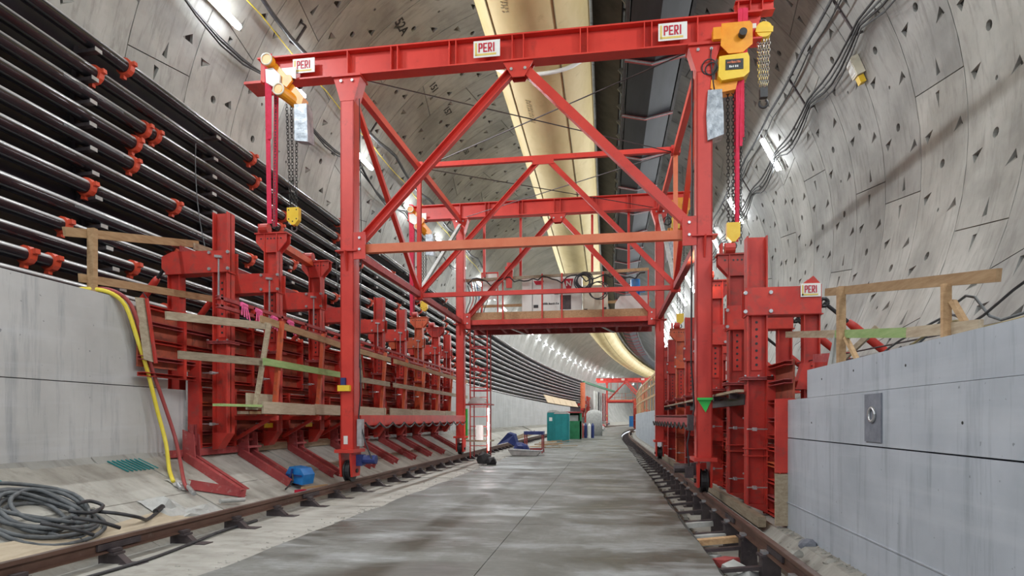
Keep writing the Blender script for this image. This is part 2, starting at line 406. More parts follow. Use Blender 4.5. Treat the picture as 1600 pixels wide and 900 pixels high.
for k in range(-13, 18):
    y0 = RING0 + RINGW * k
    if y0 > 49.2: break
    for i in range(10):
        a = (i * 36 + (k % 2) * 18 + ((k * 7) % 3) * 6 + 3) % 360
        aa = a if a < 270 else a - 360
        if not -60 < aa < 238: continue
        if y0 < 4 and (aa < -30 or aa > 205): continue
        o = bpy.data.objects.new('lining_segment', SEG[i % 2][(k + i) % 2]); COL.objects.link(o); o.parent = lining
        o.location = (0, y0, 0); o.rotation_euler = (0, -math.radians(a), 0); nseg += 1
y = RING0 + RINGW * 18 - .02
while RING0 + RINGW * k > y0: k -= 1
ys = []; rads = []
y = y0
while y < 262:
    ys += [y + .02, y + .03, y + RINGW - .03, y + RINGW - .02]; rads += [R + .07, R, R, R + .07]; y += RINGW
b = MB(); an = list(range(-48, 229, 6)); n = len(an); vs = []
for yy, rr_ in zip(ys, rads):
    for a in an: vs.append(circ(a, rr_, yy))
fs = [(i * n + j, i * n + j + 1, (i + 1) * n + j + 1, (i + 1) * n + j) for i in range(len(ys) - 1) for j in range(n - 1)]
b.add(vs, fs)
b.build('distant_rings', 'far_lining', lining, kind='stuff')
# stencilled ring numbers on the lining
for body, deg, y, s in (('52A', 125.8, 22.2, .5), ('151', 125.7, 26.5, .45), ('157', 125.4, 28.7, .45), ('150', 126, 33, .4)):
    p = circ(deg, R - .012, y)
    orient(text(body, s, p, 'mark', lining, bold=.008), (0, 1, 0), (-math.cos(math.radians(deg)), 0, -math.sin(math.radians(deg))))

# ---------------------------------------------------------------- floor, haunches, ground
flo = thing('floor', 'wet patchy grey concrete road slab running down the tunnel', 'floor', (0, 0, 0), kind='structure')
sweep([(-4.55, -.04), (1.33, -.04)], [-14, 50] + yrange(54, 262)).build('slab_bed', 'dark_gap', flo)
yy = -14.0
cuts = [-14, -6, 2.2, 10.2, 18.2, 26.4, 34.5, 42.5, 50]
for a, b_ in zip(cuts[:-1], cuts[1:]):
    for x0, x1 in ((-4.5, -1.47), (-1.46, 1.28)):
        n = 14 if b_ <= 20 else 4; mb = MB(); ysl = [a + .006 + (b_ - a - .012) * i / n for i in range(n + 1)]
        e0 = [x0 + (rnd.uniform(-.05, .05) if x0 < -4 else 0) for _ in ysl]; e1 = [x1 + (rnd.uniform(-.03, .03) if x1 > 1 else 0) for _ in ysl]
        vs = []; fs = []
        for yv, p, q in zip(ysl, e0, e1): vs += [(p, yv, -.22), (p, yv, 0), (q, yv, 0), (q, yv, -.22)]
        for i in range(n): fs += [(4 * i + j, 4 * i + j + 1, 4 * i + 5 + j, 4 * i + 4 + j) for j in range(3)]
        fs += [(0, 1, 2, 3), (4 * n, 4 * n + 1, 4 * n + 2, 4 * n + 3)]
        mb.add(vs, fs).build('slab', 'floor', flo)
sweep([(-4.5, -.2), (-4.5, 0), (1.28, 0), (1.28, -.2)], yrange(50.01, 262)).build('far_slab', 'floor', flo)

HL = lambda x: -.05 + max(0, (-6.25 - x)) * .5     # height of left haunch at x
hau = thing('ground_left', 'dusty sloping concrete haunch between the road slab and left wall', 'ground', (-6.5, 0, 0), kind='structure')
sweep([(-4.45, -.25), (-6.3, -.2), (-9.3, 1.25)], [-14, 50] + yrange(54, 262)).build('haunch_bed', 'dark_gap', hau)
for k in range(-6, 23):
    a = RING0 + RINGW * k + .9; b_ = a + RINGW - .015
    for x0, x1 in ((-4.53, -6.22), (-6.235, -7.28), (-7.295, -9.2)):
        mb = MB(); dz = rnd.uniform(-.012, .012)
        mb.prism([(x0, a, HL(x0) + dz), (x1, a, HL(x1) + dz), (x1, a, HL(x1) - .12), (x0, a, HL(x0) - .12)], (0, b_ - a, 0))
        mb.build('panel', 'haunch', hau)
sweep([(-4.53, -.05), (-6.25, -.05), (-9.2, 1.42)], [-14, -.3]).build('near_haunch', 'haunch', hau)
sweep([(-4.53, -.05), (-6.25, -.05), (-9.2, 1.42)], [61.6] + yrange(64, 262)).build('far_haunch', 'haunch', hau)
gr = thing('ground_right', 'dusty rubble strewn trench under the right hand rail', 'ground', (2, 0, -.4), kind='structure')
PR = [(1.25, -.35), (1.5, -.50), (2.25, -.46), (2.62, -.12), (2.72, -.02), (3.3, .0)]
sweep(PR, [-14] + yrange(-10, 50, 1.1) + yrange(54, 262)).build('trench_bed', 'haunch', gr)

# ---------------------------------------------------------------- cast walls
wl = thing('wall_left', 'pale grey cast concrete side wall left of the road, in two lifts', 'wall', (-8.5, 0, 1), kind='structure')
mb = MB(); mb.box(-8.98, -8.5, -14, 11.45, .75, 2.345); mb.build('lower_lift', 'wall_warm', wl)
mb = MB(); mb.box(-8.97, -8.506, -14, 10.95, 2.36, 3.9); mb.build('upper_lift', 'wall_warm', wl)
for k, (a, b_) in enumerate([(33, 41), (41.02, 49), ]):
    MB().box(-8.98, -8.5, a, b_, .75, 3.85).build('pour', 'wall_warm', wl)
sweep([(-8.98, .75), (-8.98, 3.85), (-8.5, 3.85), (-8.5, .75)], [49.02] + yrange(54, 104)).build('far_pour', 'wall_warm', wl)
wr = thing('wall_right', 'blue grey cast concrete side wall with vertical stains right of the road', 'wall', (2.9, 0, 0), kind='structure')
MB().box(2.9, 3.4, -14, 10.62, -.45, 1.44).build('lower_lift', 'wall', wr)
MB().box(2.902, 3.4, -14, 10.62, 1.455, 2.06).build('middle_lift', 'wall', wr)
MB().box(2.91, 3.4, -14, 9.62, 2.065, 2.47).build('upper_lift', 'wall', wr)
pp = MB().box(2.885, 2.9, 7.1, 7.52, 1.5, 2.03).build('patch', 'patch', wr)
MB().ring((2.875, 7.3, 1.80), (1, 0, 0), .075, .018, 16, 6).build('pipe_stub', 'galv', wr, True)
for y_, z_ in ((9.0, 2.3), (7.9, 2.33), (6.6, 2.28), (9.4, 1.7), (5.6, 1.72)):
    MB().cyl((2.899 if z_ < 2.06 else 2.907, y_, z_), (2.93, y_, z_), .014, 8).build('tie_hole', 'dark_gap', wr)
MB().box(2.885, 2.9, -14, 10.6, .40, .412).build('formwork_ridge', 'wall', wr)
sweep([(2.9, -.4), (2.9, 2.3), (3.4, 2.3), (3.4, -.4)], [32.2] + yrange(38, 200), True).build('far_pour', 'wall', wr)

# ---------------------------------------------------------------- tube lights on the lining
def tube_light(y, side, label, group=None, far=False):
    deg = 152.3 if side < 0 else 27.2
    c = circ(deg, R - .30, y)
    d = Vector((0, 1, 0)) if side < 0 else (circ(deg - 2, R, y) - circ(deg + 2, R, y)).normalized()
    nrm = (Vector((CX + off(y), y, CZ)) - c).normalized()
    t = thing('tube_light', label, 'lamp', tuple(c), group)
    h = .75
    MB().bar(c - d * h * 1.05, c + d * h * 1.05, .16, .06, nrm, 0, -.12).build('housing', 'white', t)
    MB().tube([c - d * h, c - d * h * .97, c + d * h * .97, c + d * h], [.05, .085, .085, .05], 10).build('tube', 'tube', t, True)
    mb = MB()
    for s in (-.6, .6): MB().bar(c + d * h * s - nrm * .1, c + d * h * s - nrm * .36, .03, .05).build('bracket', 'galv', t)
    ld = bpy.data.lights.new('tube_glow', 'AREA'); ld.shape = 'RECTANGLE'; ld.size = 1.5; ld.size_y = .22
    ld.energy = LAMP_W; ld.color = (.93, .97, 1.0)
    lo = bpy.data.objects.new('tube_glow', ld); COL.objects.link(lo); lo.parent = t
    z = -nrm; x = d; yv = z.cross(x)       # area light shines along its -Z
    m = Matrix((x, (-z).cross(x), -z)).transposed().to_4x4()
    m = Matrix((x, nrm.cross(x) * -1, -nrm)).transposed().to_4x4() if False else Matrix(((x.x, (-nrm).cross(x).x, -nrm.x), (x.y, (-nrm).cross(x).y, -nrm.y), (x.z, (-nrm).cross(x).z, -nrm.z))).to_4x4()
    lo.rotation_euler = m.to_euler(); lo.location = nrm * .13
    ld.spread = math.radians(175)
    return t
nl = nf = n0 = 0
for y in LEFT_LAMPS:
    if y < 14: lab = 'tube light on the left lining ' + ORD[n0] + ' from the tunnel mouth behind, nearer than the gantry'; n0 += 1; g = 'tube lights out of view'
    elif y < 46: lab = ORD[nl] + ' lit white tube light in the row along the left lining, counted from the top'; nl += 1; g = 'tube lights on the left lining'
    else: lab = ORD[nf] + ' small lit tube light under the platform level in the far left row, nearest first'; nf += 1; g = 'far tube lights left'
    t = tube_light(y, -1, lab, g)
nl = nf = n0 = 0
for y in RIGHT_LAMPS:
    if y < 15: lab = 'tube light on the right lining ' + ORD[n0] + ' from the tunnel mouth behind, nearer than the gantry'; n0 += 1; g = 'tube lights out of view'
    elif y < 50: lab = ORD[nl] + ' lit white tube light in the row along the right lining, counted from the top'; nl += 1; g = 'tube lights on the right lining'
    else: lab = ORD[nf] + ' small lit tube light in the far right row behind the gantry leg, nearest first'; nf += 1; g = 'far tube lights right'
    tube_light(y, 1, lab, g)

# ---------------------------------------------------------------- cables on the lining
def lining_line(deg, y0, y1, r, sag, m, name, label, cat, span=4.2, ph=0, group=None, brackets=True, gap=.28):
    t = thing(name, label, cat, tuple(circ(deg, R - gap, (y0 + y1) / 2)), group)
    pts = []; n = int((y1 - y0) / span * 6)
    for i in range(n + 1):
        y = y0 + (y1 - y0) * i / n; u = ((y - ph) / span) % 1
        s = sag * math.sin(math.pi * u)
        p = circ(deg, R - gap, y); p.z -= s; 
        d = math.hypot(p.x - off(y) - CX, p.z - CZ)
        if d > R - .06: k = (R - .06) / d; p.x = off(y) + CX + (p.x - off(y) - CX) * k; p.z = CZ + (p.z - CZ) * k
        pts.append(p)
    MB().tube(pts, r, 6).build('cable_run', m, t, True)
    return t
for i, (dg, rr_, sg, mm) in enumerate([(26.6, .035, .25, 'cable'), (26.2, .03, .38, 'grey_cable'), (25.8, .035, .5, 'cable'), (25.3, .025, .62, 'grey_cable')]):
    lining_line(dg, 9, 50, rr_, sg, mm, 'hanging_cable', ['uppermost', 'second', 'third', 'lowest'][i] + ' of the four sagging cables along the right lining', 'cable', group='sagging cables on the right lining', ph=1.3, span=4.2)
lining_line(33.2, 9, 50, .05, .12, 'grey_cable', 'straight_cable', 'thick grey cable running straight along the right lining above the sagging bundle', 'cable')
lining_line(31.8, 9, 50, .025, .2, 'cable', 'thin_cable', 'thin black cable just under the thick grey one on the right lining', 'cable')
lining_line(144.6, 6, 50, .07, .45, 'cable', 'black_hose', 'thick black hose hanging in loops high on the left lining', 'hose', span=6.3, ph=2)
lining_line(147.8, 6, 50, .02, .1, 'yellow_hose', 'yellow_rope', 'thin yellow rope along the left lining beside the black hose', 'rope')
for i, (dg, rr_, sg) in enumerate([(153.8, .035, .55), (153.2, .03, .8), (154.6, .03, .3)]):
    lining_line(dg, 6, 50, rr_, sg, 'cable', 'looping_cable', ['upper', 'lowest', 'middle'][i] + ' of the three black cables looping behind the left tube lights', 'cable', group='looping cables on the left lining', span=6.2, ph=.1)
for i, y in enumerate([14.5, 18.7, 22.9, 27.1, 31.3, 35.5, 39.7, 43.9]):
    p = circ(33.4, R - .2, y); q = circ(25.6, R - .2, y)
    t = tag(MB().bar(p, q, .06, .05, (p - Vector((CX, y, CZ)))).bar(p, circ(33.4, R + .02, y), .05, .05).bar(q, circ(25.6, R + .02, y), .05, .05).build('cable_bracket', 'dark_steel', loc=p), ORD[i] + ' steel cable bracket across the right lining, counted from the near end', 'bracket', 'cable brackets on the right lining')
for i, y in enumerate([18.5, 24.8, 31.1, 37.4, 43.7]):
    p = circ(146.5, R - .2, y); q = circ(142.5, R - .2, y)
    tag(MB().bar(p, q, .06, .06, (p - Vector((CX, y, CZ)))).bar(p, circ(146.5, R + .02, y), .05, .05).bar(q, circ(142.5, R + .02, y), .05, .05).build('hose_bracket', 'dark_steel', loc=p), ORD[i] + ' dark steel bracket holding the black hose, counted from the near end', 'bracket', 'hose brackets on the left lining')
p = circ(22.3, R - .14, 19.5)
t = thing('junction_box', 'grey junction box with a pale front on the right lining under the cables', 'box', tuple(p))
dn = (Vector((CX, 19.5, CZ)) - p).normalized(); tv = dn.cross(Vector((0, 1, 0))).normalized()
MB().bar(p - tv * .28, p + tv * .28, .36, .24, dn).build('casing', 'cream', t)
MB().bar(p - tv * .22 + dn * .125, p + tv * .22 + dn * .125, .28, .012, dn).build('cover', 'white', t)
MB().bar(p + tv * .3, p + tv * .52, .2, .16, dn).build('yellow_beacon', 'yellow', t)

# ---------------------------------------------------------------- pipes on the left lining
ZP = [(9.97, 0), (9.36, 0), (8.86, 0), (8.37, 0), (7.84, 0), (7.30, 0), (6.76, 0), (6.14, 0), (5.66, 0), (5.20, 0), (4.76, 0), (4.32, 0)]
memb = sweep([(CX - math.sqrt((R - .1) ** 2 - (z - CZ) ** 2), z) for z in (3.3, 4.0, 4.6, 5.2, 6, 7, 8, 9, 9.7, 10.15)], [-14] + yrange(10, 50, 10) + yrange(54, 137)).build('wall_membrane', 'backing')
tag(memb, 'dark sheet lining the wall behind the rows of pipes', 'wall', kind='structure')
COUP = {0: [12.9, 18.0, 24.5], 1: [12.1, 18.3, 24.4, 31], 2: [13.6, 13.95, 20.2, 27], 3: [13.3, 19.9, 26], 4: [13.2, 19.3, 25.8, 32], 5: [14.6, 20.7, 28], 6: [11.8, 17.9, 24], 7: [14.3, 20.5, 27],
        8: [10.95, 17.0, 23], 9: [12.6, 18.9, 25], 10: [9.85, 10.35, 15.9, 22.2], 11: [13.2, 19.4, 26]}
PN = ['topmost', 'second', 'third', 'fourth', 'fifth', 'sixth', 'seventh', 'eighth', 'ninth', 'tenth', 'eleventh', 'lowest']
px_ = lambda z: CX - math.sqrt((R - .45) ** 2 - (z - CZ) ** 2)
for i, (z, _) in enumerate(ZP):
    r = .155 if i < 8 else .125
    x = px_(z)
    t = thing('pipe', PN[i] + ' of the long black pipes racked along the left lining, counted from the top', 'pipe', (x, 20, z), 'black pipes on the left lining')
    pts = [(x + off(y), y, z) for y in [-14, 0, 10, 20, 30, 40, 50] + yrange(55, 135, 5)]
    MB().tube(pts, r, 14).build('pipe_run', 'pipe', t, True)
    for yc in COUP[i] + [35 + i * .4, 41.5 + i * .2, 48 + i * .5]:
        MB().tube([(x, yc - .07, z), (x, yc - .065, z), (x, yc + .065, z), (x, yc + .07, z)], [r + .01, r + .05, r + .05, r + .01], 12).bar((x + r + .03, yc, z + .05), (x + r + .12, yc, z + .06), .1, .09).bar((x - .05, yc, z - r - .02), (x - .06, yc, z - r - .11), .1, .09).build('coupling', 'coupling', t)
    if i in (2, 4, 7):
        for yl in (11.2, 16.2):
            MB().box(x + r * .99, x + r + .004, yl, yl + 1.6, z - .02, z + .03).build('stencil_strip', 'grey_cable', t)
for k in range(13):
    y = -2.0 + 4.2 * k + 1.3
    t = thing('pipe_rack', (ORD[k] if k < 14 else 'far') + ' dark steel rack of stub arms carrying the left pipes, counted from the near end', 'rack', (px_(7), y, 7), 'pipe racks on the left lining')
    for z, _ in ZP:
        x = px_(z)
        MB().bar((x - .30, y, z - .235), (x + .20, y, z - .215), .14, .07).build('arm', 'dark_steel', t)
        MB().box(x + .2, x + .215, y - .09, y + .09, z - .25, z - .17).build('arm_end', 'cloth', t)
    mb = MB()
    zz = [3.8, 5, 6.2, 7.4, 8.6, 9.9]
    for a, b_ in zip(zz[:-1], zz[1:]): mb.bar((px_(a) - .3, y, a), (px_(b_) - .3, y, b_), .12, .08)
    mb.build('post', 'dark_steel', t)
for k, (y, zt) in enumerate([(15.2, 9.2), (24.0, 9.0)]):
    pts = [(px_(zt - j * .4) + .24, y + .02 * j, zt - j * .4) for j in range(12)]
    tag(MB().tube(pts, .012, 5).build('hanging_wire', 'grey_cable', loc=pts[0]), ['near', 'far'][k] + ' thin wire hanging down across the rows of black pipes', 'wire')

# ---------------------------------------------------------------- ventilation duct and belt conveyor
DX, DZ, DR = -2.35, 15.2, 1.78
t = thing('ventilation_duct', 'huge pale yellow fabric ventilation duct hung under the tunnel crown', 'duct', (DX, 20, DZ))
prof = [(DX + DR * math.cos(math.radians(a)), DZ + DR * math.sin(math.radians(a)) * 1.0) for a in range(0, 360, 10)]
sweep(prof, [-14] + yrange(0, 50, 3.5) + yrange(54, 262), True).build('duct_body', 'duct', t, True)
for a in (-128, -62, -8, -172):
    x, z = DX + (DR + .01) * math.cos(math.radians(a)), DZ + (DR + .01) * math.sin(math.radians(a))
    MB().tube([(x + off(y), y, z) for y in [-14, 50] + yrange(54, 200)], .028, 5).build('seam', 'seam', t)
r3 = random.Random(3)
for y0 in (15.9, 22.6):
    b = MB(); a = math.radians(-108)
    for k in range(13):
        for aa_ in (-.045, .02):
            w_ = r3.uniform(.03, .055); a1 = a + aa_ * r3.uniform(.8, 1.2)
            p0 = Vector((DX + (DR + .006) * math.cos(a1), y0 + k * .14, DZ + (DR + .006) * math.sin(a1))); p1 = Vector((DX + (DR + .006) * math.cos(a1 + w_), y0 + k * .14 + r3.uniform(-.05, .05), DZ + (DR + .006) * math.sin(a1 + w_)))
            b.bar(p0, p1, .05, .004, (math.cos(a), 0, math.sin(a)))
    b.build('worn_print', 'seam', t, kind='stuff')
pts = [(DX + (DR + .12) * math.cos(math.radians(a)), 21.2 + .5 * math.cos(math.radians(a * 2)), DZ + (DR + .05) * math.sin(math.radians(a))) for a in range(-150, -29, 10)]
tag(MB().tube(pts, .07, 8).build('white_hose', 'white', loc=pts[0], smooth=True), 'white hose slung across the underside of the yellow duct behind the beam', 'hose')
BX, BZ = 1.73, 15.1
t = thing('belt_conveyor', 'black trough shaped belt conveyor hung beside the yellow duct', 'conveyor', (BX, 20, BZ))
bw = .95
sweep([(BX - bw, BZ + .35), (BX - bw * .98, BZ - .1), (BX, BZ - .34), (BX + bw * .98, BZ - .1), (BX + bw, BZ + .35)], [-14, 50] + yrange(54, 262)).build('belt', 'belt', t)
for k in range(30):
    y = 6.3 + 4.2 * k; ox = off(y)
    MB().bar((BX - bw - .12 + ox, y, BZ - .14), (BX - .1 + ox, y, BZ - .36), .14, .07).bar((BX - .12 + ox, y, BZ - .36), (BX + bw + .12 + ox, y, BZ - .14), .14, .07).build('cross_channel', 'maroon', t)
    if k < 14: MB().bar((BX - bw - .12 + ox, y - .11, BZ - .18), (BX - .1 + ox, y - .11, BZ - .41), .03, .05).bar((BX - .12 + ox, y - .11, BZ - .41), (BX + bw + .12 + ox, y - .11, BZ - .18), .03, .05).build('idler', 'galv', t)
for s in (-1, 1):
    sweep([(BX + s * (bw + .04), BZ - .05), (BX + s * (bw + .16), BZ - .05), (BX + s * (bw + .16), BZ + .5), (BX + s * (bw + .04), BZ + .5)], [-14, 50] + yrange(54, 262), True).build('side_rail', 'tray', t)
t2 = thing('service_tray', 'dark service walkway tray with small brackets between duct and conveyor', 'tray', (.2, 20, 15.7))
sweep([(-.5, 16.2), (.5, 15.55), (.56, 15.65), (-.42, 16.35)], [-14, 50] + yrange(54, 262), True).build('tray_body', 'tray', t2)
for k in range(34):
    y = 5 + 1.4 * k
    MB().bar((.50, y, 15.5), (.66, y, 15.28), .05, .16).bar((.62, y - .25, 15.3), (.62, y + .25, 15.3), .03, .05).build('bracket', 'galv', t2)
for k in range(12):
    y = 6.3 + 4.2 * k
    MB().tube([(BX - bw, y, BZ), (BX - bw, y, 17.8)], .02, 5).build('hanger_rod', 'galv', t); MB().tube([(BX + bw, y, BZ), (BX + bw, y, 17.4)], .02, 5).build('hanger_rod', 'galv', t)

# ---------------------------------------------------------------- rails
def rail(x, ztop, label, side):
    t = thing('crane_rail', label, 'rail', (x, 12, ztop - .2))
    h = .17; hw = .045; fw = .08
    pr = [(x - hw, ztop), (x + hw, ztop), (x + hw, ztop - .045), (x + .012, ztop - .055), (x + .012, ztop - h + .02), (x + fw, ztop - h + .012), (x + fw, ztop - h), (x - fw, ztop - h), (x - fw, ztop - h + .012), (x - .012, ztop - h + .02), (x - .012, ztop - .055), (x - hw, ztop - .045)]
    sweep(pr, [-14] + yrange(0, 50, 5) + yrange(53, 240, 3), True).build('rail_bar', 'rust', t)
    sweep([(x - hw * .8, ztop + .001), (x + hw * .8, ztop + .001), (x + hw * .8, ztop + .004), (x - hw * .8, ztop + .004)], [-14] + yrange(0, 50, 5) + yrange(53, 240, 3), True).build('running_top', 'rail_top', t)
    for y in (8.2, 11.1, 17.2) if side > 0 else (12.15, 19.0, 7.0):
        for s in (-1, 1): MB().box(x + s * .03 - .015, x + s * .03 + .015, y - .35, y + .35, ztop - .135, ztop - .055).build('joint_plate', 'dark_steel', t)
    y = 3.4 if side > 0 else 4.3
    step = 1.28
    k = 0
    while y < 90:
        ox = off(y)
        mb = MB()
        if side > 0:
            mb.box(x - .13 + ox, x + .10 + ox, y - .1, y + .1, -.46, ztop - h - .03)
            mb.box(x - .2 + ox, x + .16 + ox, y - .13, y + .13, -.50, -.46)
            mb.box(x - .16 + ox, x + .13 + ox, y - .12, y + .12, ztop - h - .03, ztop - h)
            mb.bar((x - .1 + ox, y, -.2), (x - .72 + ox, y + .05, -.28), .1, .05)
        else:
            mb.box(x - .12 + ox, x + .16 + ox, y - .09, y + .09, ztop - h - .03, ztop - h)
            mb.prism([(x - .1 + ox, y - .05, ztop - h - .03), (x + .17 + ox, y - .05, ztop - h - .03), (x + .34 + ox, y - .05, HL(x + .34) - .02), (x - .1 + ox, y - .05, HL(x) - .02)], (0, .1, 0))
            mb.bar((x + .22 + ox, y, HL(x + .2)), (x + .48 + ox, y, HL(x + .48)), .2, .03)
        mb.build('chair', 'dark_steel', t)
        if y < 24:
            MB().box(x - .12 + ox, x - .05 + ox, y - .08, y + .08, ztop - h + .005, ztop - h + .045).build('rail_clip', 'galv' if side > 0 else 'dark_steel', t); MB().box(x + .05 + ox, x + .13 + ox, y - .08, y + .08, ztop - h + .005, ztop - h + .045).build('rail_clip', 'galv' if side > 0 else 'dark_steel', t)
        y += step
    return t
RXL, RZL, RXR, RZR = -6.15, .27, 2.13, .15
rail(RXL, RZL, 'rusty brown crane rail on short chairs along the left haunch', -1)
rail(RXR, RZR, 'rusty brown crane rail on steel stubs beside the right formwork', 1)
for i, (y, x0, x1, z, m) in enumerate([(10.0, 1.4, 2.02, -.18, 'wood'), (12.2, 1.4, 2.0, -.30, 'cloth'), (10.9, 1.35, 2.0, -.3, 'cloth')]):
    tag(MB().bar((x0, y, z), (x1, y + .12, z + .05), .14, .09).build('timber_block', m, loc=(x0, y, z)), ['pale timber block wedged between slab edge and right rail stub', 'furthest dusty block lying in the trench by the right rail', 'middle dusty block lying in the trench by the right rail'][i], 'block')
for i, (x, y, s) in enumerate([(1.72, 9.45, .26), (1.78, 9.0, .24), (1.85, 8.6, .22), (1.75, 8.15, .26), (1.62, 9.8, .15), (2.45, 8.6, .1), (2.78, 9.2, .13), (2.75, 8.2, .09), (2.8, 8.7, .08)]):
    rr2 = random.Random(i)
    lb = ['pinkish broken concrete chunk', 'larger grey concrete chunk', 'flat grey concrete chunk', 'nearest grey concrete chunk', 'small grey concrete chunk', 'small chunk right of the rail', 'dark chunk at the foot of the wall', 'tiny chunk near the wall foot', 'tiny far chunk near the wall foot'][i] + (' in the trench between slab and right rail' if i < 5 else ' beside the right rail')
    if i < 5:
        c0 = Vector((x, y, -.36)); d0 = Vector((rr2.uniform(-1, 1), rr2.uniform(-1, 1), rr2.uniform(-.3, .5))).normalized()
        o_ = MB().bar(c0 - d0 * s * .55, c0 + d0 * s * .6, s * 1.1, s * .5, (rr2.uniform(-.4, .4), rr2.uniform(-.4, .4), 1)).build('concrete_chunk', 'maroon' if i == 0 else 'cloth', loc=c0); tag(o_, lb, 'rubble', 'concrete chunks by the right rail')
    else:
        blob(x, y, -.06, s, s, s * .7, i, 'patch' if i == 6 else 'haunch', 'concrete_chunk', lb, 'rubble')['group'] = 'concrete chunks by the right rail'
rp = random.Random(9); pb = MB()
for k in range(420):
    x = rp.uniform(2.42, 2.9); y = rp.uniform(3.5, 10.6); q = rp.uniform(.008, .035); z = -.3 + (x - 2.42) * .85 if x < 2.72 else -.03
    pb.bar((x, y, z), (x + q * 2, y + rp.uniform(-q, q), z + q * .7), q * 1.6, q, (rp.uniform(-.5, .5), .2, 1))
for k in range(260):
    y = rp.uniform(6, 30); x = rp.uniform(1.35, 1.75); q = rp.uniform(.01, .05); pb.bar((x, y, -.45), (x + q * 2, y + rp.uniform(-q, q), -.43), q * 1.6, q, (rp.uniform(-.5, .5), .2, 1))
tag(pb.build('gravel', 'haunch', loc=(2.6, 8, -.1)), 'crumbled mortar and grit scattered along the right rail and wall foot', 'gravel', kind='stuff')
rp = random.Random(5); pb = MB()
for k in range(260):
    y = rp.uniform(4, 30); x = -4.55 - abs(rp.gauss(0, .25)); q = rp.uniform(.006, .025); pb.bar((x, y, -.045), (x - q * 2, y + rp.uniform(-q, q), -.04), q * 1.6, q, (rp.uniform(-.5, .5), .2, 1))
tag(pb.build('grit', 'haunch', loc=(-4.6, 8, 0)), 'grit scattered along the left edge of the road slab', 'grit', kind='stuff')

# ---------------------------------------------------------------- the gantry
def peri(x0, z0, y, W, H, parent):      # heavy condensed capitals P E R I, cut as plates
    c = W / 4.0; lw = c * .84; t = min(H * .2, lw * .30); ya, yb = y - .008, y
    def glyph(ch, x):
        b = MB()
        if ch == 'I': return b.box(x + lw * .1, x + lw * .1 + t * 1.05, ya, yb, z0, z0 + H)
        b.box(x, x + t, ya, yb, z0, z0 + H)
        if ch == 'E':
            for zz, k in ((z0, 1), (z0 + H * .41, .85), (z0 + H - t * .9, 1)): b.box(x + t, x + lw * k, ya, yb, zz, zz + t * .9)
        else:
            b.box(x + t, x + lw * .8, ya, yb, z0 + H - t * .85, z0 + H).box(x + t, x + lw * .8, ya, yb, z0 + H * .40, z0 + H * .40 + t * .85)
            b.prism([(x + lw * .8, ya, z0 + H), (x + lw, ya, z0 + H * .88), (x + lw, ya, z0 + H * .52), (x + lw * .8, ya, z0 + H * .40), (x + lw * .68, ya, z0 + H * .5), (x + lw * .68, ya, z0 + H * .9)], (0, .008, 0))
            if ch == 'R': b.prism([(x + t, ya, z0 + H * .42), (x + t * 1.9, ya, z0 + H * .42), (x + lw * 1.04, ya, z0), (x + lw * 1.04 - t * 1.1, ya, z0)], (0, .008, 0))
        return b
    for k, ch in enumerate('PERI'): glyph(ch, x0 + k * c).build('letter', 'sign_red', parent)
def sign(x, z, y, w, parent, body='PERI', h=None, name='sign_board'):
    h = h or w * .62
    b = MB().box(x - w / 2, x + w / 2, y - .015, y, z - h / 2, z + h / 2).build(name, 'white', parent)
    MB().box(x - w * .44, x - w * .37, y - .02, y - .016, z - h * .40, z + h * .38).box(x - w * .44, x + w * .36, y - .02, y - .016, z - h * .40, z - h * .28).build('sign_border', 'sign_gold', b)
    peri(x - w * .31, z - h * .20, y - .018, w * .72, h * .54, b)
    return b
def bolts(pts, r, par, name='bolt'):
    for x, y, z in pts: MB().cyl((x, y, z), (x, y - .035, z), r, 8).build(name, 'galv', par)
XL, XR, Y1, Y2, Y3 = -6.15, 2.12, 14.2, 19.8, 25.7
ZB, ZT, ZM = 10.0, 10.62, 5.85
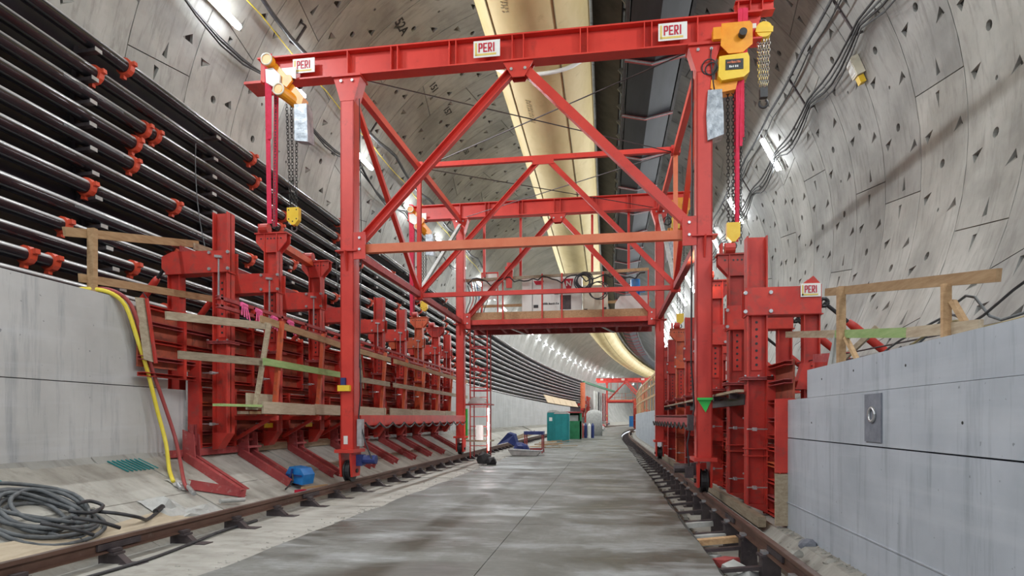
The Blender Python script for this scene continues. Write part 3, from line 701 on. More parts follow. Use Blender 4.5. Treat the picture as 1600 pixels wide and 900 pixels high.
def main_frame(g, y, zoff, front):
    xa, xb = -8.48, 3.33
    p, q = (xa, y, (ZB + ZT) / 2 + zoff), (xb, y, (ZB + ZT) / 2 + zoff)
    MB().ibeam(p, q, .34, ZT - ZB, .035, .02).build('top_beam', 'red', g)
    xs = [-6.15, -5.06, -4.9, -3.64, -3.48, -2.15, -1.89, -.59, -.43, .83, .99, 1.98]
    for x in xs: MB().box(x - .012, x + .012, y - .165, y + .165, ZB + .035 + zoff, ZT - .035 + zoff).build('stiffener', 'red', g)
    if front:
        b = MB().ibeam((2.78, y, ZT + .14), (3.6, y, ZT + .14), .26, .26, .02, .02); b.build('extension_beam', 'red', g)
        for x in (2.85, 3.1, 3.35): MB().box(x - .01, x + .01, y - .12, y + .12, ZT + .03, ZT + .25).build('extension_stiffener', 'red', g)
        for x, w in ((-7.25, .56), (-2.74, .62), (1.44, .62)): sign(x, (ZB + ZT) / 2 + .0, y - .175, w, g)
        MB().box(3.02, 3.2, y - .19, y - .175, 10.22, 10.32).build('white_plate', 'white', g)
        MB().box(-8.75, -8.3, y - .3, y + .3, 9.92, 9.98).build('end_plate', 'red', g)
    w = .17
    for s, x, rt in ((-1, XL, RZL), (1, XR, RZR)):
        c = MB().ibeam((x, y, rt + .75), (x, y, ZB - .3 + zoff), .34, .34, .03, .03, (0, 1, 0))
        c.box(x - .17, x - .14, y - .17, y + .17, rt + .75, ZB - .3 + zoff).box(x + .14, x + .17, y - .17, y + .17, rt + .75, ZB - .3 + zoff)
        leg = c.build('leg', 'red', g)
        hd = MB().prism([(x - .17, y - .18, ZB - .62 + zoff), (x + .17, y - .18, ZB - .62 + zoff), (x + .34, y - .18, ZB - .06 + zoff), (x - .34, y - .18, ZB - .06 + zoff)], (0, .36, 0))
        hd.box(x - .36, x + .36, y - .24, y + .24, ZB - .06 + zoff, ZB - .002 + zoff); h = hd.build('head_plate', 'red', leg)
        bolts([(x + dx, y - .18, ZB - .15 + zoff) for dx in (-.14, .14)], .035, leg)
        # plate and bracket at mid height
        MB().box(x - s * .17 - (.30 if s > 0 else 0), x - s * .17 + (.30 if s < 0 else 0), y - .2, y - .17, ZM - .28, ZM + .36).build('joint_plate', 'red', g)
        bolts([(x - s * .33, y - .2, z) for z in (ZM - .05, ZM + .22)], .032, g)
        MB().box(x - .27, x + .27, y - .25, y + .17, ZM - .09, ZM - .06).prism([(x - .02, y - .18, ZM - .09), (x - .02, y - .34, ZM - .09), (x - .02, y - .18, ZM - .55)], (.04, 0, 0)).build('seat_bracket', 'red', g)
        # bogie
        bg = MB().box(x - .24, x + .24, y - .36, y + .36, rt + .68, rt + .76)
        bg.prism([(x + .11, y - .3, rt + .70), (x + .11, y + .3, rt + .70), (x + .11, y + .22, rt + .1), (x + .11, y - .22, rt + .1)], (.05, 0, 0))
        bg.prism([(x - .16, y - .3, rt + .70), (x - .16, y + .3, rt + .70), (x - .16, y + .22, rt + .1), (x - .16, y - .22, rt + .1)], (.05, 0, 0))
        bo = bg.build('bogie', 'red', g)
        MB().tube([(x - .085, y, rt + .235), (x - .08, y, rt + .235), (x - .04, y, rt + .235), (x - .04, y, rt + .235), (x + .04, y, rt + .235), (x + .04, y, rt + .235), (x + .08, y, rt + .235), (x + .085, y, rt + .235)], [.2, .262, .262, .23, .23, .262, .262, .2], 20).cyl((x - .2, y, rt + .235), (x + .2, y, rt + .235), .05, 10).build('wheel', 'black', bo)
        if front:
            MB().box(x - s * .2 - .06, x - s * .2 + .1, y - .02, y + .25, rt + .35, rt + .62).cyl((x - s * .3, y + .12, rt + .5), (x - s * .62, y + .12, rt + .5), .11, 10).build('drive_motor', 'navy' if s < 0 else 'dark_steel', bo)
    # web members
    gx = (XL + XR) / 2; zb = ZB + zoff
    MB().prism([(gx - .36, y - .12, zb), (gx + .36, y - .12, zb), (gx + .14, y - .12, zb - .36), (gx - .14, y - .12, zb - .36)], (0, .03, 0)).prism([(gx - .36, y + .09, zb), (gx + .36, y + .09, zb), (gx + .14, y + .09, zb - .36), (gx - .14, y + .09, zb - .36)], (0, .03, 0)).build('gusset_plate', 'red', g)
    bolts([(gx + dx, y - .12, zb - .18) for dx in (-.16, .16)], .035, g)
    for s, x in ((-1, XL), (1, XR)):
        MB().channel((gx + s * .14, y, zb - .14), (x - s * .26, y, ZM + .18), .16, .2, .02).build('diagonal_brace', 'red', g)
    MB().channel((XL + .2, y, ZM), (XR - .2, y, ZM), .16, .2, .02).build('cross_bar', 'orange_red' if front else 'red', g)
def build_gantry():
    g = thing('travelling_gantry', 'tall red steel travelling gantry straddling the road on two rails', 'gantry', (-2, Y1, .2))
    main_frame(g, Y1, 0, True)
    main_frame(g, Y3, .28, False)
    zt = 10.15
    gx = (XL + XR) / 2
    MB().channel((XL, Y2, zt), (XR, Y2, zt), .14, .15, .02).build('mid_top_bar', 'red', g)
    MB().box(gx - .34, gx + .34, Y2 - .08, Y2 - .05, zt - .22, zt + .05).build('mid_gusset', 'red', g)
    for s, x in ((-1, XL), (1, XR)):
        MB().channel((gx + s * .2, Y2, zt - .12), (x - s * .05, Y2, ZM + .1), .12, .15, .02).build('diagonal_brace', 'red', g)
        MB().channel((x, Y1 + .1, 9.95), (x, Y3 - .1, 10.2), .16, .2, .02, UP, -s).build('top_chord', 'red', g)
        MB().channel((x, Y1 + .1, ZM), (x, Y3 - .1, ZM + .05), .16, .18, .02, UP, -s).build('bottom_chord', 'maroon', g)
        MB().channel((x, Y1 + .15, 9.7), (x, Y2 - .05, ZM + .15), .13, .13, .02).build('side_brace', 'red', g)
        MB().channel((x, Y3 - .1, 10.0), (x, Y2 + .05, ZM + .15), .12, .13, .02).build('pale_side_brace', 'cloth', g)
        MB().channel((x, Y2, ZM), (x, Y2, zt), .13, .13, .02, (0, 1, 0)).build('mid_post', 'orange_red' if s > 0 else 'red', g)
        MB().box(x - .14, x + .14, Y2 - .1, Y2 + .1, ZM - .14, ZM + .2).build('node_plate', 'red', g)
        MB().box(x - .14, x + .14, Y2 - .12, Y2 + .12, zt - .14, zt + .1).build('node_plate', 'red', g)
        # low longitudinal beam with festooned cable
        MB().channel((x - s * .18, Y1 + .15, 1.72), (x - s * .18, Y3 - .15, 1.78), .08, .26, .02).build('tie_beam', 'maroon' if s > 0 else 'form_red', g)
        fp = []
        n = 66
        for i in range(n + 1): fp.append((x - s * .27, Y1 + .3 + (Y3 - Y1 - .6) * i / n, 1.66 - .14 * abs(math.sin(math.pi * i / 6))))
        MB().tube(fp, .025, 5).build('festoon_cable', 'cable', g)
    MB().channel((XL, Y2, ZM), (XR, Y2, ZM), .12, .14, .02).build('mid_bottom_bar', 'red', g)
    for a, b_ in (((XL, Y1, zt - .1), (XR, Y2, zt - .1)), ((XR, Y1, zt - .1), (XL, Y2, zt - .1)), ((XL, Y2, zt - .05), (XR, Y3, zt + .15)), ((XR, Y2, zt - .05), (XL, Y3, zt + .15))):
        MB().tube([a, b_], .016, 5).build('bracing_rod', 'dark_steel', g)
    # rear working platform
    for y in (Y3 + .25, Y3 + 1.9): MB().ibeam((XL + .17, y, 5.72), (XR - .17, y, 5.72), .14, .28, .02, .02).build('platform_beam', 'maroon', g)
    for k in range(8): MB().bar((XL + .7 + k * .98, Y3 + .2, 5.68), (XL + .7 + k * .98, Y3 + 1.95, 5.68), .1, .12).build('platform_joist', 'maroon', g)
    nb = 8
    for k in range(nb): MB().box(XL + .2, XR - .2, Y3 + .16 + k * .235, Y3 + .16 + k * .235 + .22, 5.87, 5.92).build('plank', 'old_wood', g)
    MB().box(XL + .2, XR - .2, Y3 + .14, Y3 + .18, 5.95, 6.3).build('toe_board', 'wood', g)
    for x in (-4.35, -2.68, -1.85, -.15, 1.68):
        MB().box(x - .03, x + .03, Y3 + .08, Y3 + .14, 5.86, 7.85).build('rail_post', 'red', g)
    MB().bar((XL + .2, Y3 + .16, 7.68), (.1, Y3 + .16, 7.82), .06, .12).build('top_rail', 'old_wood', g)
    MB().bar((.3, Y3 + .16, 7.86), (1.7, Y3 + .16, 7.9), .06, .12).build('top_rail', 'wood', g)
    MB().bar((XL + .2, Y3 + 2.0, 6.9), (XR - .2, Y3 + 2.0, 6.95), .05, .12).build('rear_rail', 'wood', g)
    for x, l in ((-5.2, .22), (-3.62, .1), (-.6, 0), (.9, 0)):
        MB().box(x - .05, x + .05, Y3 + .3, Y3 + .42, 7.85, 10.3).build('hanger_post', 'red', g)
    for x in (-4.0, -.2): MB().bar((x, Y3 + .3, 5.6), (x + .5, Y3 + 1.0, 5.45), .1, .04).build('lamp_bracket', 'galv', g)
    # small fixings on the legs
    MB().box(XL - .2, XL + .1, Y1 - .27, Y1 - .17, 2.42, 2.56).build('yellow_clip', 'yellow', g)
    MB().box(XL - .13, XL - .02, Y1 - .25, Y1 - .17, 2.56, 2.74).build('blue_clip', 'navy', g)
    MB().box(XL - .08, XL + .02, Y1 - .19, Y1 - .172, 1.15, 1.35).build('white_label', 'white', g)
    MB().prism([(XR - .16, Y1 - .2, 2.2), (XR + .16, Y1 - .2, 2.2), (XR + .02, Y1 - .2, 1.9)], (0, .02, 0)).box(XR - .16, XR + .16, Y1 - .26, Y1 - .2, 2.17, 2.22).build('green_bracket', 'bright_green', g)
    MB().box(XL + .2, XL + .32, Y1 - .06, Y1 + .1, 1.1, 1.75).build('control_box', 'galv', g)
    MB().tube([(XL + .26, Y1, 3.2), (XL + .3, Y1 - .05, 2.4), (XL + .22, Y1, 1.8), (XL + .4, Y1 - .02, 1.2), (XL + .55, Y1, .8)], .018, 5).tube([(XL + .24, Y1, 9.5), (XL + .25, Y1 + .1, 6), (XL + .24, Y1, 3)], .012, 5).build('leg_cable', 'cable', g)
    MB().tube([(XR - .24, Y1, 9.5), (XR - .25, Y1, 6), (XR - .26, Y1, 3), (XR - .2, Y1 - .05, 2), (XR - .35, Y1 - .02, 1.2), (XR - .3, Y1, .6)], .02, 5).build('leg_cable', 'cable', g)
    MB().box(XR - .34, XR - .22, Y1 - .1, Y1 + .08, 1.5, 1.85).build('control_box', 'dark_steel', g); MB().box(XR - .4, XR - .22, Y1 - .1, Y1 + .08, .45, .7).build('control_box', 'dark_steel', g)
    return g
gantry = build_gantry()
far_g = dup(gantry, (6.2, 121, 0), 'small distant red gantry far down the tunnel where it bends')

# ---------------------------------------------------------------- hoists
def chain(mb, p, q, pitch=.075, w=.035, r=.009):
    p = Vector(p); q = Vector(q); L = (q - p).length; n = int(L / pitch); d = (q - p).normalized()
    a0 = d.cross(Vector((0, 1, 0))).normalized(); b0 = d.cross(a0)
    for i in range(n):
        c = p + d * (i + .5) * pitch; a = a0 if i % 2 else b0
        pts = [c + d * pitch * .68 * math.cos(t * math.pi / 3) + a * w * math.sin(t * math.pi / 3) for t in range(7)]
        mb.tube(pts, r, 4, caps=False)
    return mb
def hoist(x, y, z, sc, label, zhook, bagdx, lab2):
    """electric chain hoist on a trolley under the beam bottom at height z"""
    t = thing('chain_hoist', label, 'hoist', (x, y, z))
    S = lambda dx, dy, dz: (x + dx * sc, y + dy * sc, z + dz * sc)
    def bx(a, b_, c, d, e, f): 
        p = S(a, c, e); q = S(b_, d, f); return MB().box(p[0], q[0], p[1], q[1], p[2], q[2])
    for yy in (-.27, .25): MB().prism([S(-.28, yy, .42), S(.36, yy, .42), S(.42, yy, .34), S(.42, yy, -.12), S(.2, yy, -.3), S(-.12, yy, -.3), S(-.3, yy, -.1)], (0, .02 * sc, 0)).build('trolley_plate', 'amber', t)
    mb = MB()
    for dx in (-.2, .3):
        for yy in (-.25, .17): MB().cyl(S(dx, yy, .12), S(dx, yy + .1, .12), .1 * sc, 12).build('trolley_wheel', 'amber', t)
    if bagdx > 0:
        MB().bar(S(-.42, -.4, .42), S(-.02, -.4, -.12), .14, .05, (0, 1, 0)).build('guide_arm', 'amber', t)
        for dx, dz in ((-.42, .42), (-.08, -.05)):
            w_ = MB().cyl(S(dx, -.36, dz), S(dx, -.5, dz), .15 * sc, 16).build('guide_wheel', 'amber', t)
            MB().ring(S(dx, -.5, dz), (0, 1, 0), .12 * sc, .025, 16, 6).build('wheel_rim', 'cream', w_, True)
        MB().prism([S(-.34, -.345, .2), S(-.05, -.345, .2), S(.02, -.345, -.2), S(-.3, -.345, -.26)], (0, .02, 0)).build('white_cover', 'white', t)
    bx(-.48, -.3, -.34, -.1, .02, .3).build('buffer_arm', 'amber', t)
    MB().cyl(S(.18, -.28, .1), S(.18, -.42, .1), .09 * sc, 12).build('drive_knob', 'black', t)
    body = MB().prism([S(-.34, -.32, -.38), S(.3, -.32, -.34), S(.34, -.32, -.45), S(.34, -.32, -.8), S(.22, -.32, -.9), S(-.28, -.32, -.95), S(-.36, -.32, -.84)], (0, .5 * sc, 0)).build('motor_housing', 'yellow', t)
    lb = bx(-.2, .2, -.335, -.32, -.72, -.48).build('data_plate', 'black', body)
    p = S(-.16, -.345, -.58); marks(p[0], p[2], p[1], .3 * sc, .055, 10, 'orange_red', body, 4); p = S(-.12, -.345, -.68); marks(p[0], p[2], p[1], .22 * sc, .05, 5, 'white', body, 6)
    MB().prism([S(-.5, -.2, -.85), S(.1, -.2, -.93), S(.05, -.2, -1.12), S(-.36, -.2, -1.18), S(-.52, -.2, -1.05)], (0, .3 * sc, 0)).build('gear_casing', 'amber', t)
    bg = MB(); zt, zb = -1.1, -2.3
    b0 = [S(bagdx - .16, -.22, zt), S(bagdx + .16, -.22, zt), S(bagdx + .16, .1, zt), S(bagdx - .16, .1, zt), S(bagdx - .2, -.26, zt - .6), S(bagdx + .19, -.26, zt - .6), S(bagdx + .19, .14, zt - .6), S(bagdx - .2, .14, zt - .6), S(bagdx - .17, -.24, zb), S(bagdx + .2, -.24, zb + .12), S(bagdx + .2, .12, zb + .12), S(bagdx - .17, .12, zb)]
    bg.add(b0, [(0, 1, 5, 4), (1, 2, 6, 5), (2, 3, 7, 6), (3, 0, 4, 7), (4, 5, 9, 8), (5, 6, 10, 9), (6, 7, 11, 10), (7, 4, 8, 11), (8, 9, 10, 11)])
    bg.build('chain_bag', 'bag', t)
    ch = MB()
    for dx in (-.1, .03, .2): chain(ch, S(dx, -.05, -1.0), (x + dx * sc * .8, y - .05, zhook + .25))
    ch.build('lifting_chain', 'chain', t)
    MB().prism([(x - .12, y - .12, zhook + .3), (x + .16, y - .12, zhook + .3), (x + .16, y - .12, zhook), (x + .06, y - .12, zhook - .12), (x - .02, y - .12, zhook - .12), (x - .12, y - .12, zhook)], (0, .14, 0)).build('hook_block', 'yellow', t)
    MB().ring((x + .02, y - .05, zhook - .2), (0, 1, 0), .07, .02, 10, 6, -60, 220).build('hook', 'dark_steel', t, True)
    cb = MB().ring(S(-.55, -.2, -.55), (0, 1, .3), .17 * sc, .015, 14, 5).ring(S(-.5, -.22, -.6), (.3, 1, .1), .14 * sc, .015, 14, 5)
    cb.tube([S(-.5, -.2, -.1), S(-.52, -.22, -.3), S(-.48, -.2, -.75), S(-.42, -.2, -1.2)], .014, 5).build('control_cable', 'cable', t, True)
    return t
hr = hoist(2.72, Y1 - .02, ZB - .05, .92, 'amber electric chain hoist on the right end of the front beam', 5.75, -.42, '')
def hoist_side(x, y, z, label, zhook):
    t = thing('chain_hoist', label, 'hoist', (x, y, z)); yf = y - .3
    P = lambda dx, dy, dz: (x + dx, y + dy, z + dz)          # dx, dz from the hanging point under the beam
    for dx, dz, r in ((-.33, .42, .145), (-.02, -.32, .145)):
        w_ = MB().cyl(P(dx, -.30, dz), P(dx, -.46, dz), r, 18).build('motor_end', 'amber', t)
        MB().ring(P(dx, -.46, dz), (0, 1, 0), r - .015, .022, 18, 6).build('end_rim', 'cream', w_, True)
    MB().tube([P(-.02, -.38, -.32), P(.34, .05, -.55)], .14, 14).build('motor_body', 'amber', t)
    MB().prism([P(-.42, -.36, .24), P(-.22, -.36, .26), P(-.04, -.36, .08), P(-.06, -.36, -.12), P(-.2, -.36, -.2), P(-.4, -.36, -.08)], (0, .12, 0)).build('white_gearbox', 'white', t)
    MB().prism([P(-.12, -.24, .3), P(.3, -.24, .3), P(.3, -.24, .02), P(.1, -.24, .08), P(-.05, -.24, .16)], (0, .03, 0)).build('white_plate', 'white', t)
    MB().prism([P(-.27, -.30, .34), P(-.17, -.30, .40), P(.08, -.30, .1), P(.2, -.30, .08), P(.24, -.30, -.04), P(.1, -.30, -.2), P(-.02, -.30, -.12), P(-.04, -.30, .08)], (0, .06, 0)).build('trolley_arm', 'amber', t)
    MB().prism([P(.06, -.2, -.12), P(.2, -.2, -.08), P(.48, -.2, -.42), P(.42, -.2, -.62), P(.2, -.2, -.5)], (0, .25, 0)).build('gear_casing', 'amber', t)
    for yy in (-.18, .2): MB().cyl(P(.15, yy, .12), P(.15, yy + .06, .12), .09, 12).build('trolley_wheel', 'dark_steel', t)
    zt = -.62; zb = -1.5
    MB().add([P(.28, -.28, zt), P(.60, -.28, zt), P(.60, .02, zt), P(.28, .02, zt), P(.30, -.30, zb), P(.64, -.30, zb - .05), P(.64, .04, zb), P(.30, .04, zb + .06)], [(0, 1, 5, 4), (1, 2, 6, 5), (2, 3, 7, 6), (3, 0, 4, 7), (4, 5, 6, 7)]).build('chain_bag', 'bag', t)
    for dx in (-.02, .1, .24):
        ch = MB(); chain(ch, P(dx, -.08, -.5), (x + .1 + dx * .55, y - .08, zhook + .25)); ch.build('lifting_chain', 'chain', t)
    MB().prism([(x + .02, y - .15, zhook + .3), (x + .32, y - .15, zhook + .3), (x + .32, y - .15, zhook), (x + .22, y - .15, zhook - .12), (x + .14, y - .15, zhook - .12), (x + .02, y - .15, zhook)], (0, .14, 0)).build('hook_block', 'yellow', t)
    for dx, dz in ((.07, .24), (.27, .24), (.07, .02), (.27, .02), (.17, -.04)): MB().cyl((x + dx, y - .155, zhook + dz), (x + dx, y - .15, zhook + dz), .018, 6).build('block_bolt', 'black', t)
    MB().ring((x + .18, y - .08, zhook - .2), (0, 1, 0), .07, .02, 10, 6, -60, 220).build('hook', 'dark_steel', t, True)
    return t
hl = hoist_side(-7.72, Y1 - .02, ZB - .05, 'amber electric chain hoist on the left end of the front beam', 6.6)
hoist_side(-7.9, Y3 - .02, ZB + .23, 'smaller looking amber chain hoist on the left end of the rear beam', 6.5)
hoist(2.9, Y3 - .02, ZB + .23, .92, 'amber chain hoist on the right end of the rear beam behind the leg', 5.7, -.4, '')
def web_sling(x, y, ztop, zbot, label, w=.12):
    t = thing('web_sling', label, 'sling', (x, y, ztop))
    mb = MB().bar((x - .02, y - .21, ztop + .03), (x, y - .12, zbot), w, .012, (0, 1, 0)).bar((x + .07, y - .22, ztop + .03), (x + .05, y - .2, (ztop + zbot) / 2), w * .8, .012, (0, 1, 0))
    mb.bar((x, y - .22, ztop + .035), (x, y + .22, ztop + .035), w * 1.2, .012).bar((x, y + .21, ztop + .03), (x + .02, y + .1, zbot), w, .012, (0, 1, 0))
    mb.build('webbing', 'sling', t)
    ch = MB(); chain(ch, (x + .1, y, ztop - .8), (x + .08, y - .05, zbot - .1), .07, .03, .007); ch.build('safety_chain', 'grey_cable', t)
    return t
web_sling(-8.18, Y1, ZT, 6.55, 'pink red webbing sling down from the left end of the front beam')
web_sling(2.90, Y1, ZT, 7.9, 'pink red webbing sling over the right end of the front beam', .13)
web_sling(2.84, Y1 + .05, ZB - .3, 5.7, 'long thin pink webbing sling beside the right hoist chains', .07)
web_sling(-8.3, Y3, ZT + .28, 6.2, 'pink red webbing sling hanging from the left end of the rear beam')
t = thing('hand_chain_block', 'yellow hand chain block with bright chain bundle at the right beam tip', 'hoist', (3.38, Y1, 10.2))
MB().cyl((3.38, Y1 - .12, 10.22), (3.38, Y1 + .12, 10.22), .17, 18).bar((3.2, Y1 - .13, 10.22), (3.56, Y1 - .13, 10.2), .02, .12).build('chain_wheel_cover', 'yellow', t)
MB().ring((3.38, Y1, 10.44), (0, 1, 0), .06, .02, 10, 6).build('top_hook', 'dark_steel', t, True)
ch = MB()
for k, dx in enumerate((-.12, -.06, 0, .06, .12)): chain(ch, (3.38 + dx, Y1 - .05 + .02 * (k % 2), 10.05), (3.38 + dx * .6, Y1 - .05, 8.95), .07, .028, .009)
ch.build('chain_fall', 'chrome', t)
MB().box(3.3, 3.46, Y1 - .1, Y1 + .02, 8.76, 8.96).build('lower_block', 'black', t)
MB().ring((3.38, Y1 - .04, 8.64), (0, 1, 0), .09, .026, 12, 6, -60, 220).build('hook', 'black', t, True)

# ---------------------------------------------------------------- wall formwork
def formwork(side, ys, heads, y0, y1, label, loc, upper_y0=None, tops=None):
    s = side; Xs = -8.42 if s < 0 else 3.05; zb = 1.15 if s < 0 else .02
    A = lambda a: Xs - s * a
    t = thing('wall_formwork', label, 'formwork', loc)
    uy = upper_y0 if upper_y0 is not None else y0
    H1, H2 = 1.28, 2.72
    def bxa(a0, a1, ya, yb, z0, z1): return MB().box(min(A(a0), A(a1)), max(A(a0), A(a1)), ya, yb, z0, z1)
    # skins in sheets
    y = y0
    while y < y1 - .1:
        e = min(y + 2.38, y1); bxa(0, .03, y + .01, e - .01, zb, zb + H1 - .01).build('lower_sheet', 'skin', t)
        bxa(.0, .03, max(y, uy) + .01, e - .01, zb + H1, zb + H2).build('upper_sheet', 'skin', t); y += 2.38
    if uy < y0: bxa(.0, .03, uy + .02, y0, zb + H1 + .28, zb + H2).build('upper_sheet', 'skin', t)
    # walers: horizontal ribs
    for k, z in enumerate([.06, .32, .62, .92, 1.2, 1.42, 1.72, 2.04, 2.36, 2.66]):
        ya = y0 if z < 1.3 else uy
        MB().channel((A(.10), ya, zb + z), (A(.10), y1, zb + z), .13, .075, .012, UP, s).build('waler', 'form_orange' if k == 3 else ('maroon' if k in (1, 6, 8) else 'form_red'), t)
    # vertical ribs
    y = y0 + .05
    while y <= y1 + .01:
        bxa(.03, .20, y - .04, y + .04, zb + .0, zb + H1).build('upright_rib', 'form_red', t)
        y += 1.19
    y = uy + 1.1
    while y <= y1 + .01:
        bxa(.03, .18, y - .04, y + .04, zb + H1 + .1, zb + H2).build('upright_rib', 'form_red', t); y += 1.19
    # end frames
    bxa(-.02, .24, y0 - .06, y0, zb, zb + 1.85).build('end_frame', 'form_red', t)
    if s < 0:
        MB().prism([(A(.17), uy - .0, zb + 1.68), (A(.27), uy + .08, zb + 1.64), (A(.19), uy - .05, zb + 2.78), (A(.09), uy - .12, zb + 2.78)], (0, .06, 0)).build('end_board', 'old_wood', t)
        MB().bar((A(.30), uy + .14, zb + 1.62), (A(.23), uy + .0, zb + 2.78), .04, .05).build('end_frame', 'form_red', t)
    else:
        MB().box(A(.34), A(.02), y0 - .14, y0 - .08, .02, .86).build('stop_board', 'old_wood', t)
        MB().box(A(.34), A(.02), y0 - .13, y0 - .07, .88, 2.08).build('stop_plate', 'form_red', t)
        MB().box(A(-.02), A(-.3), y0 - .9, y0 - .8, 2.12, 2.6).build('end_frame', 'form_red', t)
    tie = MB()
    for i, y in enumerate(ys):
        cross = heads[i]; zt = (tops[i] if tops else (6.05 if s < 0 else 5.08))
        mm = 'form_orange' if cross == 2 else 'form_red'
        a = .47 if s < 0 else .33
        # strongback: broad channel facing down the tunnel
        zl = zb + (.32 if s < 0 else .18)
        w = .34 if s < 0 else .36
        sb = MB()
        x0, x1 = A(a) - w / 2, A(a) + w / 2
        sb.box(x0, x1, y - .02, y, zl, zt).box(x0, x0 + .025, y - .13, y + .13, zl, zt).box(x1 - .025, x1, y - .13, y + .13, zl, zt)
        so = sb.build('strongback', mm, t)
        # foot taper
        if s < 0: MB().prism([(x0, y - .13, zl), (x1, y - .13, zl), (x1, y - .13, zl - .02), (x0 + .12, y - .13, zl - .34), (x0, y - .13, zl - .36)], (0, .26, 0)).build('pointed_foot', 'form_red', so)
        else: MB().prism([(x0, y - .13, zl), (x1, y - .13, zl), (x1, y - .13, zl - .16), (x0, y - .13, zl - .02)], (0, .26, 0)).build('pointed_foot', 'form_red', so)
        # hole plate
        hp = MB().box(x0 + .09, x1 - .09, y - .05, y - .022, zt - (2.6 if s < 0 else 2.45) , zt - (1.4 if s < 0 else 1.15)).build('hole_plate', 'form_red', so)
        dots = MB(); zz = zt - (2.5 if s < 0 else 2.35)
        while zz < zt - (1.45 if s < 0 else 1.2): dots.cyl((A(a), y - .052, zz), (A(a), y - .056, zz), .025, 8); zz += .13
        dots.build('pin_holes', 'black', so, kind='stuff')
        # horizontal bolted flange joint
        zf = zb + (2.2 if s < 0 else 2.48)
        MB().box(x0 - .09, x1 + .09, y - .19, y + .17, zf, zf + .025).box(x0 - .09, x1 + .09, y - .19, y + .17, zf - .035, zf - .01).build('flange_joint', 'maroon', so)
        bolts([(x, y - .19, zf + .04) for x in (x0 - .05, A(a), x1 + .05)], .016, so, 'flange_bolt')
        if s > 0:
            zf = 1.2; MB().box(x0 - .02, x1 + .02, y - .145, y + .15, zf, zf + .02).box(x0 - .02, x1 + .02, y - .145, y + .15, zf - .13, zf - .11).build('weld_band', 'form_red', so)
        zh = zb + (3.98 if s < 0 else 3.95); 
        if cross:
            zh -= .02
            ch_ = MB().prism([(x0 - .22, y - .1, zt), (x1 + .22, y - .1, zt), (x1 + .22, y - .1, zt - .2), (x1, y - .1, zt - .45), (x0, y - .1, zt - .45), (x0 - .22, y - .1, zt - .2)], (0, .03, 0)).prism([(x0 - .22, y + .08, zt), (x1 + .22, y + .08, zt), (x1 + .22, y + .08, zt - .2), (x1, y + .08, zt - .45), (x0, y + .08, zt - .45), (x0 - .22, y + .08, zt - .2)], (0, .03, 0)).box(x0 - .24, x1 + .24, y - .14, y + .14, zt - .01, zt + .02)
            co = ch_.build('crosshead', mm, t)
            dd = MB(); [dd.cyl((A(a) + k * .085, y - .102, zt - .12), (A(a) + k * .085, y - .108, zt - .12), .02, 8) for k in range(-3, 4)]; dd.build('pin_holes', 'black', so, kind='stuff')
            MB().cyl((x0 - .08, y - .1, zt + .12), (x0 + .12, y - .1, zt + .12), .12, 12).box(x0 - .16, x0 - .12, y - .12, y + .1, zt, zt + .24).build('lifting_lug', 'form_red', so)
        # clamping head joining front and back
        hb = MB().prism([(A(-.85), y - .16, zh - .20), (A(-.72), y - .16, zh - .34), (A(a + .22), y - .16, zh - .32), (A(a + .22), y - .16, zh + .12), (A(-.6), y - .16, zh + .14), (A(-.85), y - .16, zh + .04)] if s < 0 else
                       [(A(-.76), y - .16, zh - .32), (A(a + .22), y - .16, zh - .32), (A(a + .22), y - .16, zh + .18), (A(-.4), y - .16, zh + .18), (A(-.62), y - .16, zh + .36), (A(-.76), y - .16, zh + .2)], (0, .04, 0))
        hb2 = MB(); hb2.v = hb.v; hb2.f = hb.f
        n = len(hb.v); hb2.add([(v[0], v[1] + .3, v[2]) for v in hb.v[:]], list(hb.f))
        hb2.box(min(A(-.8), A(a + .2)), max(A(-.8), A(a + .2)), y - .14, y + .16, zh - .33, zh - .31)
        ho = hb2.build('clamp_head', mm, t)
        bolts([(x, y - .16, z) for x in (x0 - .04, x1 + .04) for z in (zh - .26, zh + .08)], .035, ho, 'clamp_bolt')
        MB().bar((A(a), y - .16, zh - .05), (A(a), y - .17, zh - .95), .03, .03).bar((A(a) - .08, y - .18, zh), (A(a) + .08, y - .18, zh - .02), .05, .05).build('spindle', 'galv', ho) if s < 0 else None
        # back post
        xb = A(-.62)
        bp = MB().box(xb - .14, xb - .12, y - .1, y + .1, zb + 1.0, zh - .2).box(xb + .12, xb + .14, y - .1, y + .1, zb + 1.0, zh - .2).box(xb - .13, xb + .13, y - .01, y + .01, zb + 1.0, zh - .2)
        po = bp.build('back_post', 'form_red', t)
        MB().prism([(xb - .28, y - .12, zb + 2.3), (xb + .28, y - .12, zb + 2.3), (xb + .15, y - .12, zb + 2.75), (xb - .15, y - .12, zb + 2.75)], (0, .24, 0)).box(xb - .3, xb + .3, y - .15, y + .15, zb + 2.27, zb + 2.3).build('post_foot', 'form_red', po)
        # spreader beams near the panel top
        MB().channel((A(-.7), y + .2, zb + 2.35), (A(.25), y + .2, zb + 2.35), .1, .17, .012).build('spreader', 'maroon', t)
        # raking prop outward
        p0 = Vector((A(-.85), y, zh - .1)); p1 = Vector((A(-1.75) if s < 0 else A(-2.35), y + .15, zh - (1.0 if s < 0 else 1.35)))
        m0 = p0.lerp(p1, .28)
        pr = MB().tube([m0, m0.lerp(p1, .1), m0.lerp(p1, .9), p1], [.06, .075, .075, .06], 10).build('raking_prop', 'form_red', t, True)
        MB().tube([p0, m0], .035, 8).ring(p0, (0, 1, 0), .07, .035, 10, 6).build('prop_spindle', 'black', pr)
